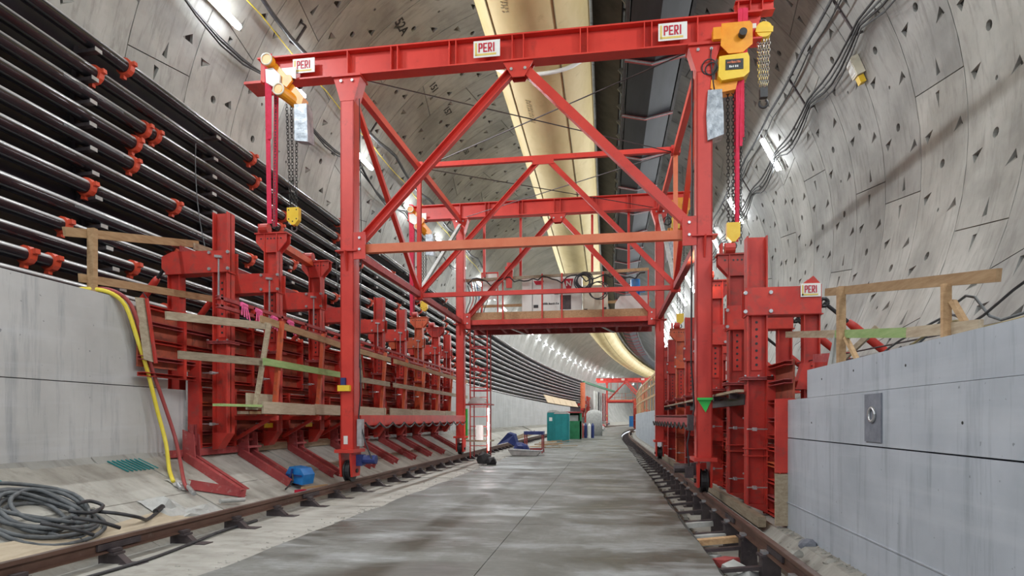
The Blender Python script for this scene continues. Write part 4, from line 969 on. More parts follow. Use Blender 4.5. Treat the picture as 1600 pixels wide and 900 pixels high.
        if s > 0 or i % 2 == 0:
            m1 = m0.lerp(p1, .7); MB().tube([m1 + Vector((0, -.08, .06)), m1 + Vector((.12, -.1, .16)), m1 + Vector((.22, -.1, .02)), m1 + Vector((.12, -.08, -.1))], .014, 5).build('prop_handle', 'black', pr)
        # tie rods
        for z in (.5, 1.55):
            tie.cyl((A(.2), y - .3, zb + z), (A(.55), y - .3, zb + z), .014, 6).box(A(.42) - .03, A(.42) + .03, y - .36, y - .24, zb + z - .03, zb + z + .03)
            tie.cyl((A(.3), y + .28, zb + z + .2), (A(.5), y + .28, zb + z + .2), .02, 6)
    tie.build('tie_rods', 'galv', t, kind='stuff')
    # long top channels linking the back posts
    zc = zb + (4.35 if s < 0 else 4.3)
    return t
FL1 = formwork(-1, [11.9, 13.85, 16.1, 18.5], [0, 1, 1, 0], 11.5, 19.6, 'near red steel wall formwork with strongbacks along the left wall', (-8.4, 15, 1.1), upper_y0=10.0, tops=[6.06, 6.2, 6.1, 6.0])
FL2 = formwork(-1, [20.9, 23.3, 25.6, 28.2, 30.3], [0, 0, 2, 1, 0], 19.9, 31.6, 'far red steel wall formwork on the left behind the gantry leg', (-8.4, 25, 1.1), tops=[6.05, 6.05, 6.1, 6.05, 6.0])
FR1 = formwork(1, [11.95, 13.65, 16.3, 18.6], [0, 1, 1, 0], 10.7, 19.6, 'near tall red wall formwork with holed strongbacks along the right wall', (3.0, 15, 0), tops=[5.1, 5.22, 5.25, 5.1])
FR2 = formwork(1, [20.9, 23.6, 26.6, 29.6], [0, 2, 0, 1], 19.9, 31.6, 'far red wall formwork on the right behind the gantry leg', (3.0, 25, 0))
sign(3.62, 4.07, 11.78, .34, FR1, h=.24)
# top longitudinal beams between crossheads, pale lit channels
for nm, par, pts in (('link_beam', FL1, [(-8.1, 14.0, 6.15), (-8.1, 16.0, 6.05)]), ('link_beam', FL1, [(-8.95, 11.75, 5.32), (-8.95, 19.4, 5.35)]), ('link_beam', FL2, [(-8.95, 20.2, 5.35), (-8.95, 31, 5.35)])):
    MB().channel(pts[0], pts[1], .2, .16, .015).build(nm, 'maroon' if pts[0][2] < 6 else 'form_orange', par)
# waist-high guard truss with pink tape along the left formwork
for a, b_, n_, par in ((11.2, 19.5, 8, FL1), (19.8, 31.4, 10, FL2)):
    MB().channel((-7.62, a, 4.17), (-7.62, b_, 4.17), .08, .07, .012).channel((-7.62, a, 4.0), (-7.62, b_, 4.0), .08, .07, .012).build('guard_beam', 'maroon', par)
    for k in range(n_):
        y = a + .1 + (b_ - a - .2) * k / (n_ - 1)
        MB().box(-7.66, -7.58, y - .04, y + .04, 4.0, 4.18).build('guard_spacer', 'form_red', par)
for k, (y, z) in enumerate([(11.95, 4.08), (12.5, 4.05), (13.15, 4.0), (13.9, 4.02)]):
    mb = MB()
    for j in range(4): mb.bar((-7.55, y + j * .05, z + .1), (-7.52 + .02 * j, y + j * .07 - .08, z - .16 - .03 * j), .04, .006, (1, 0, 0))
    mb.cyl((-7.56, y - .04, z + .08), (-7.56, y + .16, z + .06), .05, 6)
    tag(mb.build('warning_ribbon', 'pink', loc=(-7.55, y, z)), ['nearest', 'second', 'third', 'furthest'][k] + ' of the pink ribbons tied on the red guard beam at left', 'ribbon', 'pink ribbons on the guard beam')
# walkway along the left formwork
def walkway(a, b_, label, first):
    t = thing('access_walkway', label, 'walkway', (-7.3, (a + b_) / 2, 1.9))
    y = a
    while y < b_ - .2:
        e = min(y + 2.4, b_)
        MB().box(-7.5, -7.24, y + .02, e - .02, 1.86, 1.92).build('plank', 'wood', t)
        MB().box(-7.78, -7.52, y + .02, e - .02, 1.86, 1.92).build('plank', 'old_wood', t)
        MB().bar((-7.2, y + .02, 2.0), (-7.2, e - .03, 1.98), .045, .26).build('toe_board', 'plywood', t); y += 2.4
    ps = [p for p in (12.7, 14.75, 16.9, 19.2, 21.4, 23.6, 25.8, 28.0, 30.2) if a <= p <= b_]
    for y in ps:
        MB().bar((-7.28, y, 1.72), (-7.12, y + .06, 3.92), .09, .09, (0, 1, 0)).build('post', 'form_orange', t)
        MB().bar((-8.2, y, 1.78), (-7.18, y, 1.78), .09, .1).bar((-8.2, y, 1.3), (-7.4, y, 1.74), .07, .07).build('bracket', 'form_red', t)
    yb = 9.95 if first else a
    if first:
        MB().bar((-7.85, 10.05, 3.62), (-7.15, 12.3, 3.74), .05, .15).build('guard_rail', 'old_wood', t)
        MB().bar((-7.75, 10.25, 2.93), (-7.15, 12.3, 2.96), .05, .15).build('guard_rail', 'old_wood', t)
        MB().bar((-7.2, 12.05, 3.86), (-7.06, 16.0, 3.72), .05, .15).build('guard_rail', 'wood', t)
        MB().bar((-7.1, 12.0, 2.96), (-7.08, 16.0, 2.94), .05, .15).build('guard_rail', 'green_wood', t)
        MB().bar((-7.06, 16.0, 3.72), (-7.06, b_, 3.7), .05, .15).build('guard_rail', 'wood', t)
        MB().bar((-7.08, 16.0, 2.9), (-7.08, b_, 2.9), .05, .15).build('guard_rail', 'old_wood', t)
        MB().bar((-7.3, 12.0, 1.95), (-7.1, 12.2, 3.78), .1, .05, (0, 1, 0)).build('timber_upright', 'old_wood', t)
        MB().box(-7.45, -7.4, 11.9, 13.0, 1.95, 2.3).build('plywood_offcut', 'plywood', t)
        MB().bar((-7.5, 11.0, 2.03), (-7.28, 12.1, 2.03), .2, .05).build('loose_board', 'green_wood', t)
    else:
        MB().bar((-7.06, a, 3.7), (-7.06, b_, 3.66), .05, .15).build('guard_rail', 'wood', t)
        MB().bar((-7.08, a, 2.9), (-7.08, b_, 2.88), .05, .15).build('guard_rail', 'old_wood', t)
walkway(12.1, 19.5, 'near timber walkway with orange posts on the left formwork', True)
walkway(19.9, 31.0, 'far timber walkway with orange posts on the left formwork', False)
for k, (y, x) in enumerate([(13.4, -7.9), (15.4, -7.9)]):
    tag(MB().box(x - .02, x, y, y + .35, 1.55, 1.66).build('warning_label', 'yellow', loc=(x, y, 1.6)), ['nearer', 'further'][k] + ' small yellow label on the left formwork below the walkway', 'label')
# ledge on the right formwork
t = thing('edge_walkway', 'narrow dark walkway ledge along the right formwork strongbacks', 'walkway', (2.4, 16, 2.3))
for a, b_ in ((11.9, 14.0), (14.05, 17), (17.05, 19.6), (19.9, 23), (23.05, 27), (27.05, 31)):
    MB().box(2.36, 2.5, a, b_, 2.25, 2.30).build('plank', 'old_wood', t)
for y in (12.6, 14.4, 16.0, 17.5, 19.2, 21.5, 24, 26.5, 29): MB().bar((2.75, y, 2.2), (2.37, y, 2.2), .08, .1).build('bracket', 'dark_steel', t)
MB().box(2.52, 2.62, 12.0, 19.5, 2.02, 2.2).build('black_sheet', 'black', t)
t = tag(MB().box(2.5, 2.62, 10.8, 31.5, -.05, .12).build('kicker_timber', 'old_wood', loc=(2.5, 20, 0)), 'long timber kicker board at the foot of the right formwork', 'board')

# ---------------------------------------------------------------- kicker brackets on the left haunch
def kicker(y, label, special=False):
    t = thing('kicker_bracket', label, 'bracket', (-7.5, y, HL(-7.5)), 'maroon kicker brackets on the left haunch')
    for dy in ((0, .36) if not special else (0, .16)):
        MB().channel((-8.2, y + dy, HL(-8.2) + .09), (-6.85, y + dy - .25, HL(-6.85) + .09), .09, .17, .014, UP, 1).build('rail_channel', 'maroon', t)
        MB().prism([(-8.26, y + dy - .01, HL(-8.2)), (-7.98, y + dy - .01, HL(-8.0)), (-8.02, y + dy - .01, HL(-8.2) + .52), (-8.26, y + dy - .01, HL(-8.2) + .62)], (0, .03, 0)).build('knee_plate', 'maroon', t)
    if not special:
        for dx, dz in ((0, .36), (.12, .2)):
            MB().bar((-8.14 + dx, y - .05, HL(-8.2) + dz), (-8.14 + dx, y + .5, HL(-8.2) + dz), .07, .05).build('cross_bar', 'maroon', t)
        for dy in (.04, .14, .34, .44): MB().bar((-8.1, y + dy, HL(-8.2) + .36), (-8.1, y + dy, HL(-8.2) + .52), .03, .03).build('upstand', 'maroon', t)
    else:
        MB().channel((-7.35, y - 1.05, HL(-7.35) + .09), (-6.85, y - .15, HL(-6.85) + .09), .1, .17, .014).build('rail_channel', 'maroon', t)
        for dy in (.04, .14): MB().bar((-8.1, y + dy, HL(-8.2) + .3), (-8.1, y + dy, HL(-8.2) + .72), .06, .05).build('upstand', 'maroon', t)
    return t
kicker(11.05, 'L shaped maroon kicker bracket nearest the yellow hose, with a cross foot', True)
kl = ['second maroon kicker bracket from the yellow hose, two parallel channels', 'third maroon kicker bracket from the yellow hose, behind the blue drum', 'fourth maroon kicker bracket, just past the near left gantry wheel', 'fifth maroon kicker bracket along the left haunch', 'sixth maroon kicker bracket along the left haunch', 'seventh maroon kicker bracket along the left haunch', 'last maroon kicker bracket before the rear gantry leg', 'small kicker bracket beyond the rear gantry leg']
for y, l in zip([12.9, 15.1, 17.6, 19.6, 21.6, 23.6, 25.6, 28.4], kl): kicker(y, l)
tag(MB().bar((-8.3, 10.75, HL(-8.3) + .1), (-8.3, 12.9, HL(-8.3) + .1), .1, .14).build('ledger_tube', 'maroon', loc=(-8.3, 11, 1)), 'dusty pink steel bar lying at the left wall foot behind the first bracket', 'bar')
tag(MB().bar((-8.35, 13.2, HL(-8.3) + .12), (-8.3, 20, HL(-8.3) + .1), .14, .2).build('sill_beam', 'old_wood', loc=(-8.3, 15, 1)), 'long grey timber sill at the foot of the left formwork', 'beam')

# ---------------------------------------------------------------- timber handrails on the walls
t = thing('timber_handrail', 'rough timber handrail standing on top of the left wall', 'handrail', (-8.8, 10, 3.9))
MB().bar((-8.72, 9.38, 3.9), (-8.72, 9.38, 5.02), .13, .09, (0, 1, 0)).build('post', 'wood', t)
MB().bar((-8.8, 8.9, 4.83), (-8.9, 12.4, 5.6), .05, .15).build('rail', 'wood', t)
MB().bar((-8.85, 12.2, 5.5), (-8.9, 13.6, 5.6), .05, .15).build('rail', 'old_wood', t)
MB().bar((-8.8, 9.2, 4.14), (-8.9, 13.2, 4.52), .05, .14).build('rail', 'wood', t)
MB().bar((-8.9, 9.0, 3.93), (-8.75, 11.0, 3.93), .16, .05).build('base_board', 'old_wood', t)
t = thing('timber_handrail', 'timber handrail with green painted lower rail on top of the right wall', 'handrail', (3.2, 8, 2.5))
MB().bar((3.15, 8.98, 2.47), (3.15, 8.98, 3.55), .09, .1, (0, 1, 0)).build('post', 'wood', t)
MB().bar((3.15, 6.35, 2.47), (3.15, 6.35, 3.02), .075, .05, (0, 1, 0)).build('post', 'wood', t)
MB().bar((3.2, 9.7, 3.62), (3.2, 5.65, 2.94), .045, .11).build('rail', 'wood', t)
MB().bar((3.22, 11.8, 3.28), (3.22, 8.9, 2.9), .045, .11).build('rail', 'old_wood', t)
MB().bar((3.2, 9.3, 2.95), (3.2, 7.2, 2.68), .046, .11).build('rail', 'green_wood', t)
MB().bar((3.2, 7.2, 2.68), (3.2, 5.9, 2.56), .045, .11).build('rail', 'old_wood', t)
MB().bar((3.18, 8.9, 2.85), (3.26, 8.65, 2.47), .06, .04).build('stay', 'wood', t); MB().bar((3.18, 6.3, 2.85), (3.26, 6.1, 2.47), .06, .04).build('stay', 'wood', t)
tag(MB().prism([(3.25, 9.25, 2.48), (3.12, 9.45, 2.48), (3.17, 9.3, 2.95)], (.02, .05, -.02)).prism([(3.1, 9.2, 2.48), (3.2, 9.32, 2.48), (3.17, 9.28, 2.9)], (.06, .02, .0)).build('grey_rag', 'cloth', loc=(3.2, 9.3, 2.5)), 'grey rag hanging by the near post of the right handrail', 'rag')
tag(MB().channel((3.35, 10.6, 2.72), (3.35, 9.35, 2.62), .12, .16, .014).build('stub_beam', 'maroon', loc=(3.35, 10, 2.6)), 'dark red steel stub beam lying on the right wall top by the handrail', 'beam')
for k, (pts) in enumerate([[(3.4, 8.6, 2.5), (3.42, 8.0, 2.66), (3.38, 7.4, 2.72), (3.42, 6.8, 2.8), (3.4, 6.4, 2.66), (3.4, 5.6, 2.9), (3.5, 5.0, 3.0)], [(3.5, 8.8, 2.5), (3.5, 7.6, 2.62), (3.45, 6.6, 2.95), (3.42, 6.0, 2.62), (3.5, 5.0, 2.8)], [(3.45, 8.2, 2.48), (3.48, 7.0, 2.75), (3.42, 6.3, 2.6), (3.4, 5.4, 2.6)]]):
    tag(MB().tube(smooth_pts(pts), .013, 6).build('loose_cable', ['cable', 'grey_cable', 'seam'][k], loc=pts[0], smooth=True), ['black', 'grey', 'brown'][k] + ' loose cable straggling along the top of the right wall', 'cable')
rod = MB()
for z in (2.62, 2.72): tag(MB().tube([(3.6, 12.5, z + .1), (4.2, 5, z)], .012, 5).build('thin_bar', 'dark_steel', loc=(3.6, 12.5, z)), ('lower' if z < 2.7 else 'upper') + ' thin steel bar running behind the right handrail', 'bar')
MBx = MB().bar((3.75, 11.8, 2.4), (4.5, 11.2, 3.3), .1, .08)
tag(MBx.build('raking_timber', 'old_wood', loc=(3.75, 11.8, 2.4)), 'dark raking timber strut behind the right handrail', 'timber')

# ---------------------------------------------------------------- hoses, coil, clutter at left
hp = [(-9.1, 9.0, 3.85), (-8.8, 9.3, 3.97), (-8.52, 9.5, 3.95), (-8.38, 9.72, 3.75), (-8.34, 9.95, 3.2), (-8.33, 10.2, 2.6), (-8.31, 10.42, 1.9), (-8.2, 10.5, 1.3), (-7.9, 10.2, .85), (-7.55, 9.85, .66)]
tag(MB().tube(smooth_pts(hp), .036, 8).build('yellow_hose', 'yellow_hose', loc=hp[3], smooth=True), 'yellow hose dropping over the left wall down to the haunch', 'hose')
hp2 = [(x + .03, y + .09, z + .03) for x, y, z in hp[:5]] + [(-8.32, 10.28, 2.7), (-8.3, 10.6, 2.0), (-8.2, 10.75, 1.4), (-7.9, 10.5, .95), (-7.4, 9.95, .60), (-7.2, 9.85, .50)]
tag(MB().tube(smooth_pts(hp2), .034, 8).build('red_hose', 'red_hose', loc=hp2[3], smooth=True), 'dull red hose dropping over the left wall beside the yellow one', 'hose')
tag(MB().cyl((-7.3, 9.9, .56), (-7.05, 9.72, .46), .04, 8).cyl((-7.42, 9.8, .62), (-7.3, 9.72, .55), .035, 8).build('hose_fitting', 'galv', loc=(-7.2, 9.8, .5)), 'silver hose fitting at the end of the dull red hose', 'fitting')
rc = random.Random(11)
for k in range(9):
    cx, cy = -7.25 + rc.uniform(-.06, .06), 6.95 + rc.uniform(-.12, .12); ra, rb = .60 - k * .035 + rc.uniform(-.03, .03), .70 - k * .045; ph = rc.uniform(-.2, .2)
    pts = []
    for i in range(31):
        t_ = 2 * math.pi * i / 30; x = cx + ra * math.cos(t_ + ph); y = cy + rb * math.sin(t_) + .08 * math.sin(2 * t_ + k)
        pts.append((x, y, HL(x) + .05 + (k % 4) * .045 + .02 * math.sin(3 * t_ + k)))
    if k == 0: coil = thing('cable_coil', 'loose coil of thick black cable heaped on the left haunch', 'cable', (-7.25, 6.95, HL(-7.25)))
    MB().tube(pts, .028, 7).build('loop', 'grey_cable', coil, True)
for pts in ([(-6.95, 7.45, .5), (-6.7, 7.6, .45), (-6.6, 7.9, .35), (-6.75, 8.25, .26), (-6.85, 8.6, .32)], [(-6.7, 6.9, .5), (-6.5, 7.1, .42), (-6.42, 7.35, .3)], [(-6.75, 6.5, .5), (-6.52, 6.75, .38), (-6.45, 6.95, .28)], [(-7.0, 7.3, .62), (-7.05, 7.55, .62), (-6.9, 7.6, .55), (-6.8, 7.3, .5), (-6.95, 7.1, .55)]):
    MB().tube(smooth_pts(pts), .026, 7).build('loose_end', 'cable', coil, True)
MB().cyl((-6.85, 8.55, .33), (-6.92, 8.78, .37), .045, 10).build('plug', 'black', coil)
tag(MB().prism([(-6.42, 5.2, HL(-6.42) + .01), (-6.95, 5.4, HL(-6.95) + .01), (-6.85, 7.0, HL(-6.85) + .012), (-6.4, 7.0, HL(-6.4) + .012)], (0, 0, .035)).build('plywood_sheet', 'plywood', loc=(-6.5, 6, .1)), 'nearest tan plywood sheet lying against the left rail under the coil', 'board')
tag(MB().prism([(-6.38, 7.04, HL(-6.38) + .01), (-6.78, 7.04, HL(-6.78) + .01), (-6.95, 9.2, HL(-6.95) + .012), (-6.42, 9.3, HL(-6.42) + .012)], (0, 0, .03)).build('plywood_sheet', 'plywood', loc=(-6.5, 8, .1)), 'second tan plywood sheet lying along the left rail beyond the coil', 'board')
tag(MB().box(-6.9, -6.35, 5.3, 5.36, .08, .22).build('edge_board', 'green', loc=(-6.6, 5.3, .1)), 'dark green board edge at the near end of the plywood sheet', 'board')
def crumple(cx, cy, sx, sy, h, seed, label):
    r2 = random.Random(seed); n, m = 9, 7; vs = []; fs = []
    for i in range(n):
        for j in range(m):
            u, v = i / (n - 1) - .5, j / (m - 1) - .5; x = cx + u * sx + r2.uniform(-.03, .03); y = cy + v * sy + r2.uniform(-.03, .03)
            e = max(0, 1 - 4 * u * u) * max(0, 1 - 4 * v * v)
            vs.append((x, y, HL(x) + .015 + h * e * r2.uniform(.2, 1)))
    fs = [(i * m + j, i * m + j + 1, (i + 1) * m + j + 1, (i + 1) * m + j) for i in range(n - 1) for j in range(m - 1)]
    tag(MB().add(vs, fs).build('tarpaulin', 'cloth', loc=(cx, cy, HL(cx))), label, 'tarpaulin')
crumple(-6.95, 8.95, .6, .6, .18, 3, 'crumpled grey tarpaulin by the plug of the cable coil')
crumple(-6.65, 9.4, .45, 1.0, .16, 5, 'crumpled pale tarpaulin against the left rail below the first bracket')
crumple(-7.5, 10.0, .35, .35, .05, 7, 'small flat grey rag beside the first kicker bracket')
tag(MB().cyl((-6.75, 10.0, .3), (-6.6, 10.5, .27), .04, 10).build('grey_tube', 'cloth', loc=(-6.7, 10.2, .3)), 'short grey tube lying by the foot of the first bracket', 'tube')
t = thing('cable_drum', 'blue power tool case with dark straps on the left haunch before the wheel', 'case', (-6.75, 13.0, .4))
MB().prism([(-6.98, 12.78, .36), (-6.62, 12.72, .30), (-6.58, 12.72, .52), (-6.68, 12.74, .66), (-6.95, 12.78, .70), (-7.05, 12.8, .55)], (.05, .42, .0)).build('shell', 'blue', t)
MB().bar((-6.9, 12.73, .42), (-6.85, 12.72, .66), .04, .03).bar((-7.02, 12.76, .53), (-6.62, 12.70, .50), .03, .03).build('strap', 'navy', t)
MB().tube([(-6.85, 12.72, .5), (-6.78, 12.6, .55), (-6.74, 12.55, .4), (-6.72, 12.2, .27)], .018, 6).build('cord', 'black', t)
tag(MB().bar((-6.48, 12.2, .22), (-6.42, 12.45, .21), .1, .07).build('red_grip', 'sign_red', loc=(-6.45, 12.3, .2)), 'small red tool grip beside the blue case', 'tool')
tag(MB().bar((-6.55, 12.6, .25), (-6.42, 13.5, .22), .08, .05).build('loose_batten', 'wood', loc=(-6.5, 13, .2)), 'pale batten lying from the blue case toward the wheel', 'batten')
for k, (x, y, w, h) in enumerate([(-8.3, 7.0, .5, .5), (-8.25, 9.75, .3, .8)]):
    mb = MB()
    for j in range(8): mb.bar((x - .15, y - h / 2 + j * h / 8, HL(x - .15) + .01), (x + .2, y - h / 2 + j * h / 8 + .06, HL(x + .2) + .01), .03, .015)
    tag(mb.build('mesh_offcut', 'blue' if False else 'teal', loc=(x, y, HL(x))), ['teal mesh offcut at the left wall foot above the cable coil', 'teal mesh offcut at the left wall foot before the hoses'][k], 'mesh', kind='stuff')
tag(MB().tube(smooth_pts([(-5.75, 6.0, -.02), (-5.72, 7.0, -.02), (-5.85, 8.0, -.02), (-6.0, 9, -.01), (-6.05, 10, -.02)]), .022, 6).build('ground_cable', 'cable', loc=(-5.8, 7, .1), smooth=True), 'black cable lying under the near left rail', 'cable')

# ---------------------------------------------------------------- equipment on the platform
PY = Y3 + 1.0; PZ = 5.92
t = thing('generator_set', 'large white generator cabinet with black base on the gantry platform', 'generator', (-2.25, PY, PZ))
MB().box(-3.6, -1.05, PY - .4, PY + .6, PZ + .28, PZ + 2.0).build('cabinet', 'white', t)
MB().box(-3.62, -1.03, PY - .42, PY + .62, PZ, PZ + .28).build('base_frame', 'black', t)
for x in (-3.15, -2.7, -1.95): MB().box(x - .008, x + .008, PY - .415, PY - .4, PZ + .35, PZ + 1.9).build('panel_joint', 'dark_steel', t)
MB().box(-1.95, -1.5, PY - .42, PY - .4, PZ + .5, PZ + 1.1).build('vent_grille', 'dark_steel', t)
MB().box(-2.2, -2.02, PY - .42, PY - .4, PZ + 1.15, PZ + 1.3).build('control_panel', 'black', t)
MB().box(-3.1, -2.9, PY - .42, PY - .4, PZ + .6, PZ + .72).build('latch', 'black', t)
p_ = MB().prism([(-3.1, PY - .41, PZ + 1.75), (-2.65, PY - .41, PZ + 1.75), (-2.72, PY - .41, PZ + 1.58), (-3.0, PY - .41, PZ + 1.58)], (0, .01, 0)).build('red_badge', 'sign_red', t)
MB().prism([(-1.85, PY - .41, PZ + 1.8), (-1.4, PY - .41, PZ + 1.8), (-1.5, PY - .41, PZ + 1.35), (-1.68, PY - .41, PZ + 1.35)], (0, .01, 0)).build('red_badge', 'sign_red', t)
text('N', .3, (-1.6, PY - .43, PZ + 1.58), 'white', t, bold=.01)
marks(-2.7, PZ + .72, PY - .41, .7, .09, 11, 'mark', t, 5); marks(-1.75, PZ + 1.24, PY - .41, .5, .06, 8, 'mark', t, 7)
t = thing('distribution_cabinet', 'cream electrical cabinet beside the generator on the platform', 'cabinet', (-.5, PY, PZ))
MB().box(-1.0, .05, PY - .35, PY + .35, PZ, PZ + 1.5).build('casing', 'cream', t)
MB().box(-.95, -.5, PY - .37, PY - .35, PZ + .08, PZ + 1.4).build('door', 'cream', t)
for x, z in ((-.95, .35), (-.15, .4), (-.15, 1.1)): MB().box(x, x + .14, PY - .39, PY - .35, PZ + z, PZ + z + .15).build('socket', 'black', t)
t = thing('water_tank', 'low white tank with pump at the right end of the platform', 'tank', (1.0, PY, PZ))
MB().prism([(.35, PY - .4, PZ + .12), (1.75, PY - .4, PZ + .12), (1.75, PY - .4, PZ + 1.0), (.55, PY - .4, PZ + 1.0), (.35, PY - .4, PZ + .7)], (0, .8, 0)).build('body', 'white', t)
MB().cyl((.2, PY - .5, PZ + .35), (.75, PY - .5, PZ + .35), .09, 10).build('pump', 'galv', t)
MB().box(.35, 1.75, PY - .4, PY + .4, PZ, PZ + .12).build('skid', 'dark_steel', t)
tag(MB().cyl((1.2, PY, PZ + 1.1), (1.2, PY, PZ + 1.75), .2, 12).cyl((1.35, PY - .1, PZ + 1.3), (1.6, PY - .1, PZ + 1.3), .12, 10).build('blue_motor', 'blue', loc=(1.2, PY, PZ + 1)), 'blue motor standing on the white tank on the platform', 'motor')
tag(MB().prism([(-4.25, Y3 + .05, 8.2), (-3.9, Y3 + .05, 8.2), (-3.96, Y3 + .05, 7.3), (-4.2, Y3 + .05, 7.3)], (0, .1, 0)).cyl((-4.08, Y3 + .08, 8.2), (-4.08, Y3 + .08, 8.35), .1, 8).build('red_bucket', 'red', loc=(-4.08, Y3, 7.3)), 'dark red box hung on the platform rail', 'box')
t = thing('notice_board', 'white notice board in a red frame at the left end of the platform', 'sign', (-4.95, Y3 + .3, 5.92))
MB().box(-5.3, -4.65, Y3 + .45, Y3 + .47, 6.9, 8.0).build('board', 'white', t)
MB().bar((-5.32, Y3 + .46, 5.92), (-5.32, Y3 + .46, 8.05), .05, .05, (0, 1, 0)).bar((-4.63, Y3 + .46, 5.92), (-4.63, Y3 + .46, 8.05), .05, .05, (0, 1, 0)).bar((-5.34, Y3 + .46, 8.05), (-4.6, Y3 + .46, 8.05), .05, .05).build('frame', 'red', t)
peri(-5.2, 7.68, Y3 + .44, .44, .14, t)
for k, (x, z, r) in enumerate([(-.95, 7.45, .36), (-.35, 7.1, .42)]):
    mb = MB()
    for j in range(7 if k == 0 else 2): mb.ring((x + rc.uniform(-.06, .06), Y3 + .04 - j * .012, z + rc.uniform(-.06, .06)), (rc.uniform(-.1, .1), 1, 0), r * rc.uniform(.8, 1), .022, 20, 5)
    tag(mb.build('hose_coil', 'cable', loc=(x, Y3, z), smooth=True), ['round bundle of black hose hung on the platform rail', 'single black hose loop hung right of the bundle on the platform rail'][k], 'hose')
pts = [(XL + .3 + i * .2, Y3 + .06, 7.65 + .1 * math.sin(i * .9) - (.15 if i % 5 == 0 else 0)) for i in range(38)]
tag(MB().tube(pts, .03, 5).build('rail_cable', 'cable', loc=pts[0], smooth=True), 'black cable draped along the platform rail', 'cable')
for k in range(7):
    x = -6.0 + k * .13
    pts = [(x, Y3 + .7, 7.6 + .2 * math.sin(k)), (x + .1, Y3 + .75, 7.0), (x - .05, Y3 + .6, 6.4), (x + .1, Y3 + .7, 5.95)]
    tag(MB().tube(smooth_pts(pts), .02, 5).build('hanging_lead', ['cable', 'coupling', 'cable', 'blue', 'galv', 'cable', 'grey_cable'][k], loc=pts[0]), ORD[k] + ' hanging lead from the left leg at the left end of the platform', 'cable', 'leads at the left end of the platform')

# ---------------------------------------------------------------- ladder tower, bags and things beside the road
t = thing('ladder_tower', 'slim red ladder tower with mesh bays beside the rear left gantry leg', 'tower', (-5.5, 26.5, .1))
for x, y in ((-5.85, 26.2), (-5.1, 26.2), (-5.85, 27.0), (-5.1, 27.0)):
    MB().cyl((x, y, .08 if y < 27 else .08), (x, y, 5.6), .028, 8).build('upright', 'red' if y < 27 else 'maroon', t)
z = .6
while z < 5.6: MB().cyl((-5.85, 26.2, z), (-5.1, 26.2, z), .018, 6).build('rung', 'red', t); z += .42
for z in (.78, 2.36): MB().box(-6.3, -4.95, 26.1, 27.05, z, z + .06).build('landing', 'maroon' if z > 1 else 'old_wood', t)
for z in (3.9, 4.9, 3.0): MB().bar((-5.85, 26.2, z), (-5.1, 27.0, z), .03, .03).ring((-5.47, 26.6, z), (0, 0, 1), .42, .02, 12, 5).build('cage_hoop', 'sign_red', t)
tag(MB().box(-6.08, -5.92, 25.95, 26.02, .9, 2.2).build('green_board', 'bright_green', loc=(-6, 26, .9)), 'bright green perforated board beside the rear left gantry leg', 'board')
tag(MB().box(-5.55, -5.25, 25.95, 26.1, .85, 1.5).build('white_box', 'white', loc=(-5.4, 26, .85)), 'white box standing on the lower ladder landing', 'box')
tag(MB().prism([(-5.95, 26.15, 2.42), (-5.1, 26.15, 2.42), (-5.15, 26.15, 2.62), (-5.5, 26.15, 2.72), (-5.8, 26.15, 2.68)], (0, .5, 0)).build('white_bundle', 'cloth', loc=(-5.5, 26.3, 2.42)), 'white sheet bundle lying on the upper ladder landing', 'bundle')
t = thing('marker_lamp', 'upright lit red and white marker lamp by the ladder tower', 'lamp', (-4.95, 25.7, .05))
for k in range(6):
    MB().cyl((-4.95, 25.7, .42 + k * .3), (-4.95, 25.7, .42 + k * .3 + .29), .035, 8).build('lit_section', M['tube'] if k % 2 else emit_mat('lit_red_tube', (1, .35, .28), 6), t)
MB().cyl((-4.95, 25.7, .03), (-4.95, 25.7, .42), .02, 6).build('foot', 'dark_steel', t)
r2 = random.Random(2)
blob(-4.72, 23.6, 0.02, .28, .3, .34, 3, 'black', 'rubbish_bag', 'black rubbish bag at the slab edge under the marker lamp', 'bag')
blob(-4.40, 23.4, 0.0, .2, .22, .22, 4, 'black', 'rubbish_bag', 'smaller black bag right of the bag under the marker lamp', 'bag')
t = thing('metal_tray', 'low galvanised metal trough lying at the left slab edge', 'tray', (-3.9, 29.5, 0))
MB().prism([(-4.7, 29.2, .30), (-3.1, 29.2, .22), (-3.3, 29.2, .02), (-4.5, 29.2, .02)], (0, .9, 0)).build('trough', 'cloth', t)
MB().bar((-4.72, 29.18, .31), (-3.08, 29.18, .24), .05, .04).bar((-3.1, 29.18, .24), (-3.1, 30.1, .24), .05, .04).build('rim', 'galv', t)
t = thing('tool_frame', 'dark red sawhorse frame with navy cover behind the metal trough', 'frame', (-3.9, 32, 0))
for x in (-4.2, -3.3):
    for y in (31.8, 32.6): MB().bar((x, y, 0), (x, y, .95), .06, .06, (0, 1, 0)).build('leg', 'maroon', t)
MB().box(-4.25, -3.25, 31.75, 32.65, .95, 1.12).build('top', 'navy', t); MB().box(-4.2, -3.3, 31.8, 31.86, .15, .25).build('stretcher', 'maroon', t)
blob(-4.3, 30.9, 0, .45, .4, .42, 8, 'navy', 'dark_sack', 'dark blue sack between the trough and the sawhorse frame', 'sack')
tag(MB().prism([(-5.9, 33.0, .35), (-5.3, 33.0, 1.0), (-5.0, 33.2, .9), (-4.8, 33.3, .2), (-5.3, 33.0, .5)], (.1, .3, .05)).build('blue_sheet', 'navy', loc=(-5.3, 33, .3)), 'navy blue sheet with white marks propped on the left haunch', 'sheet')
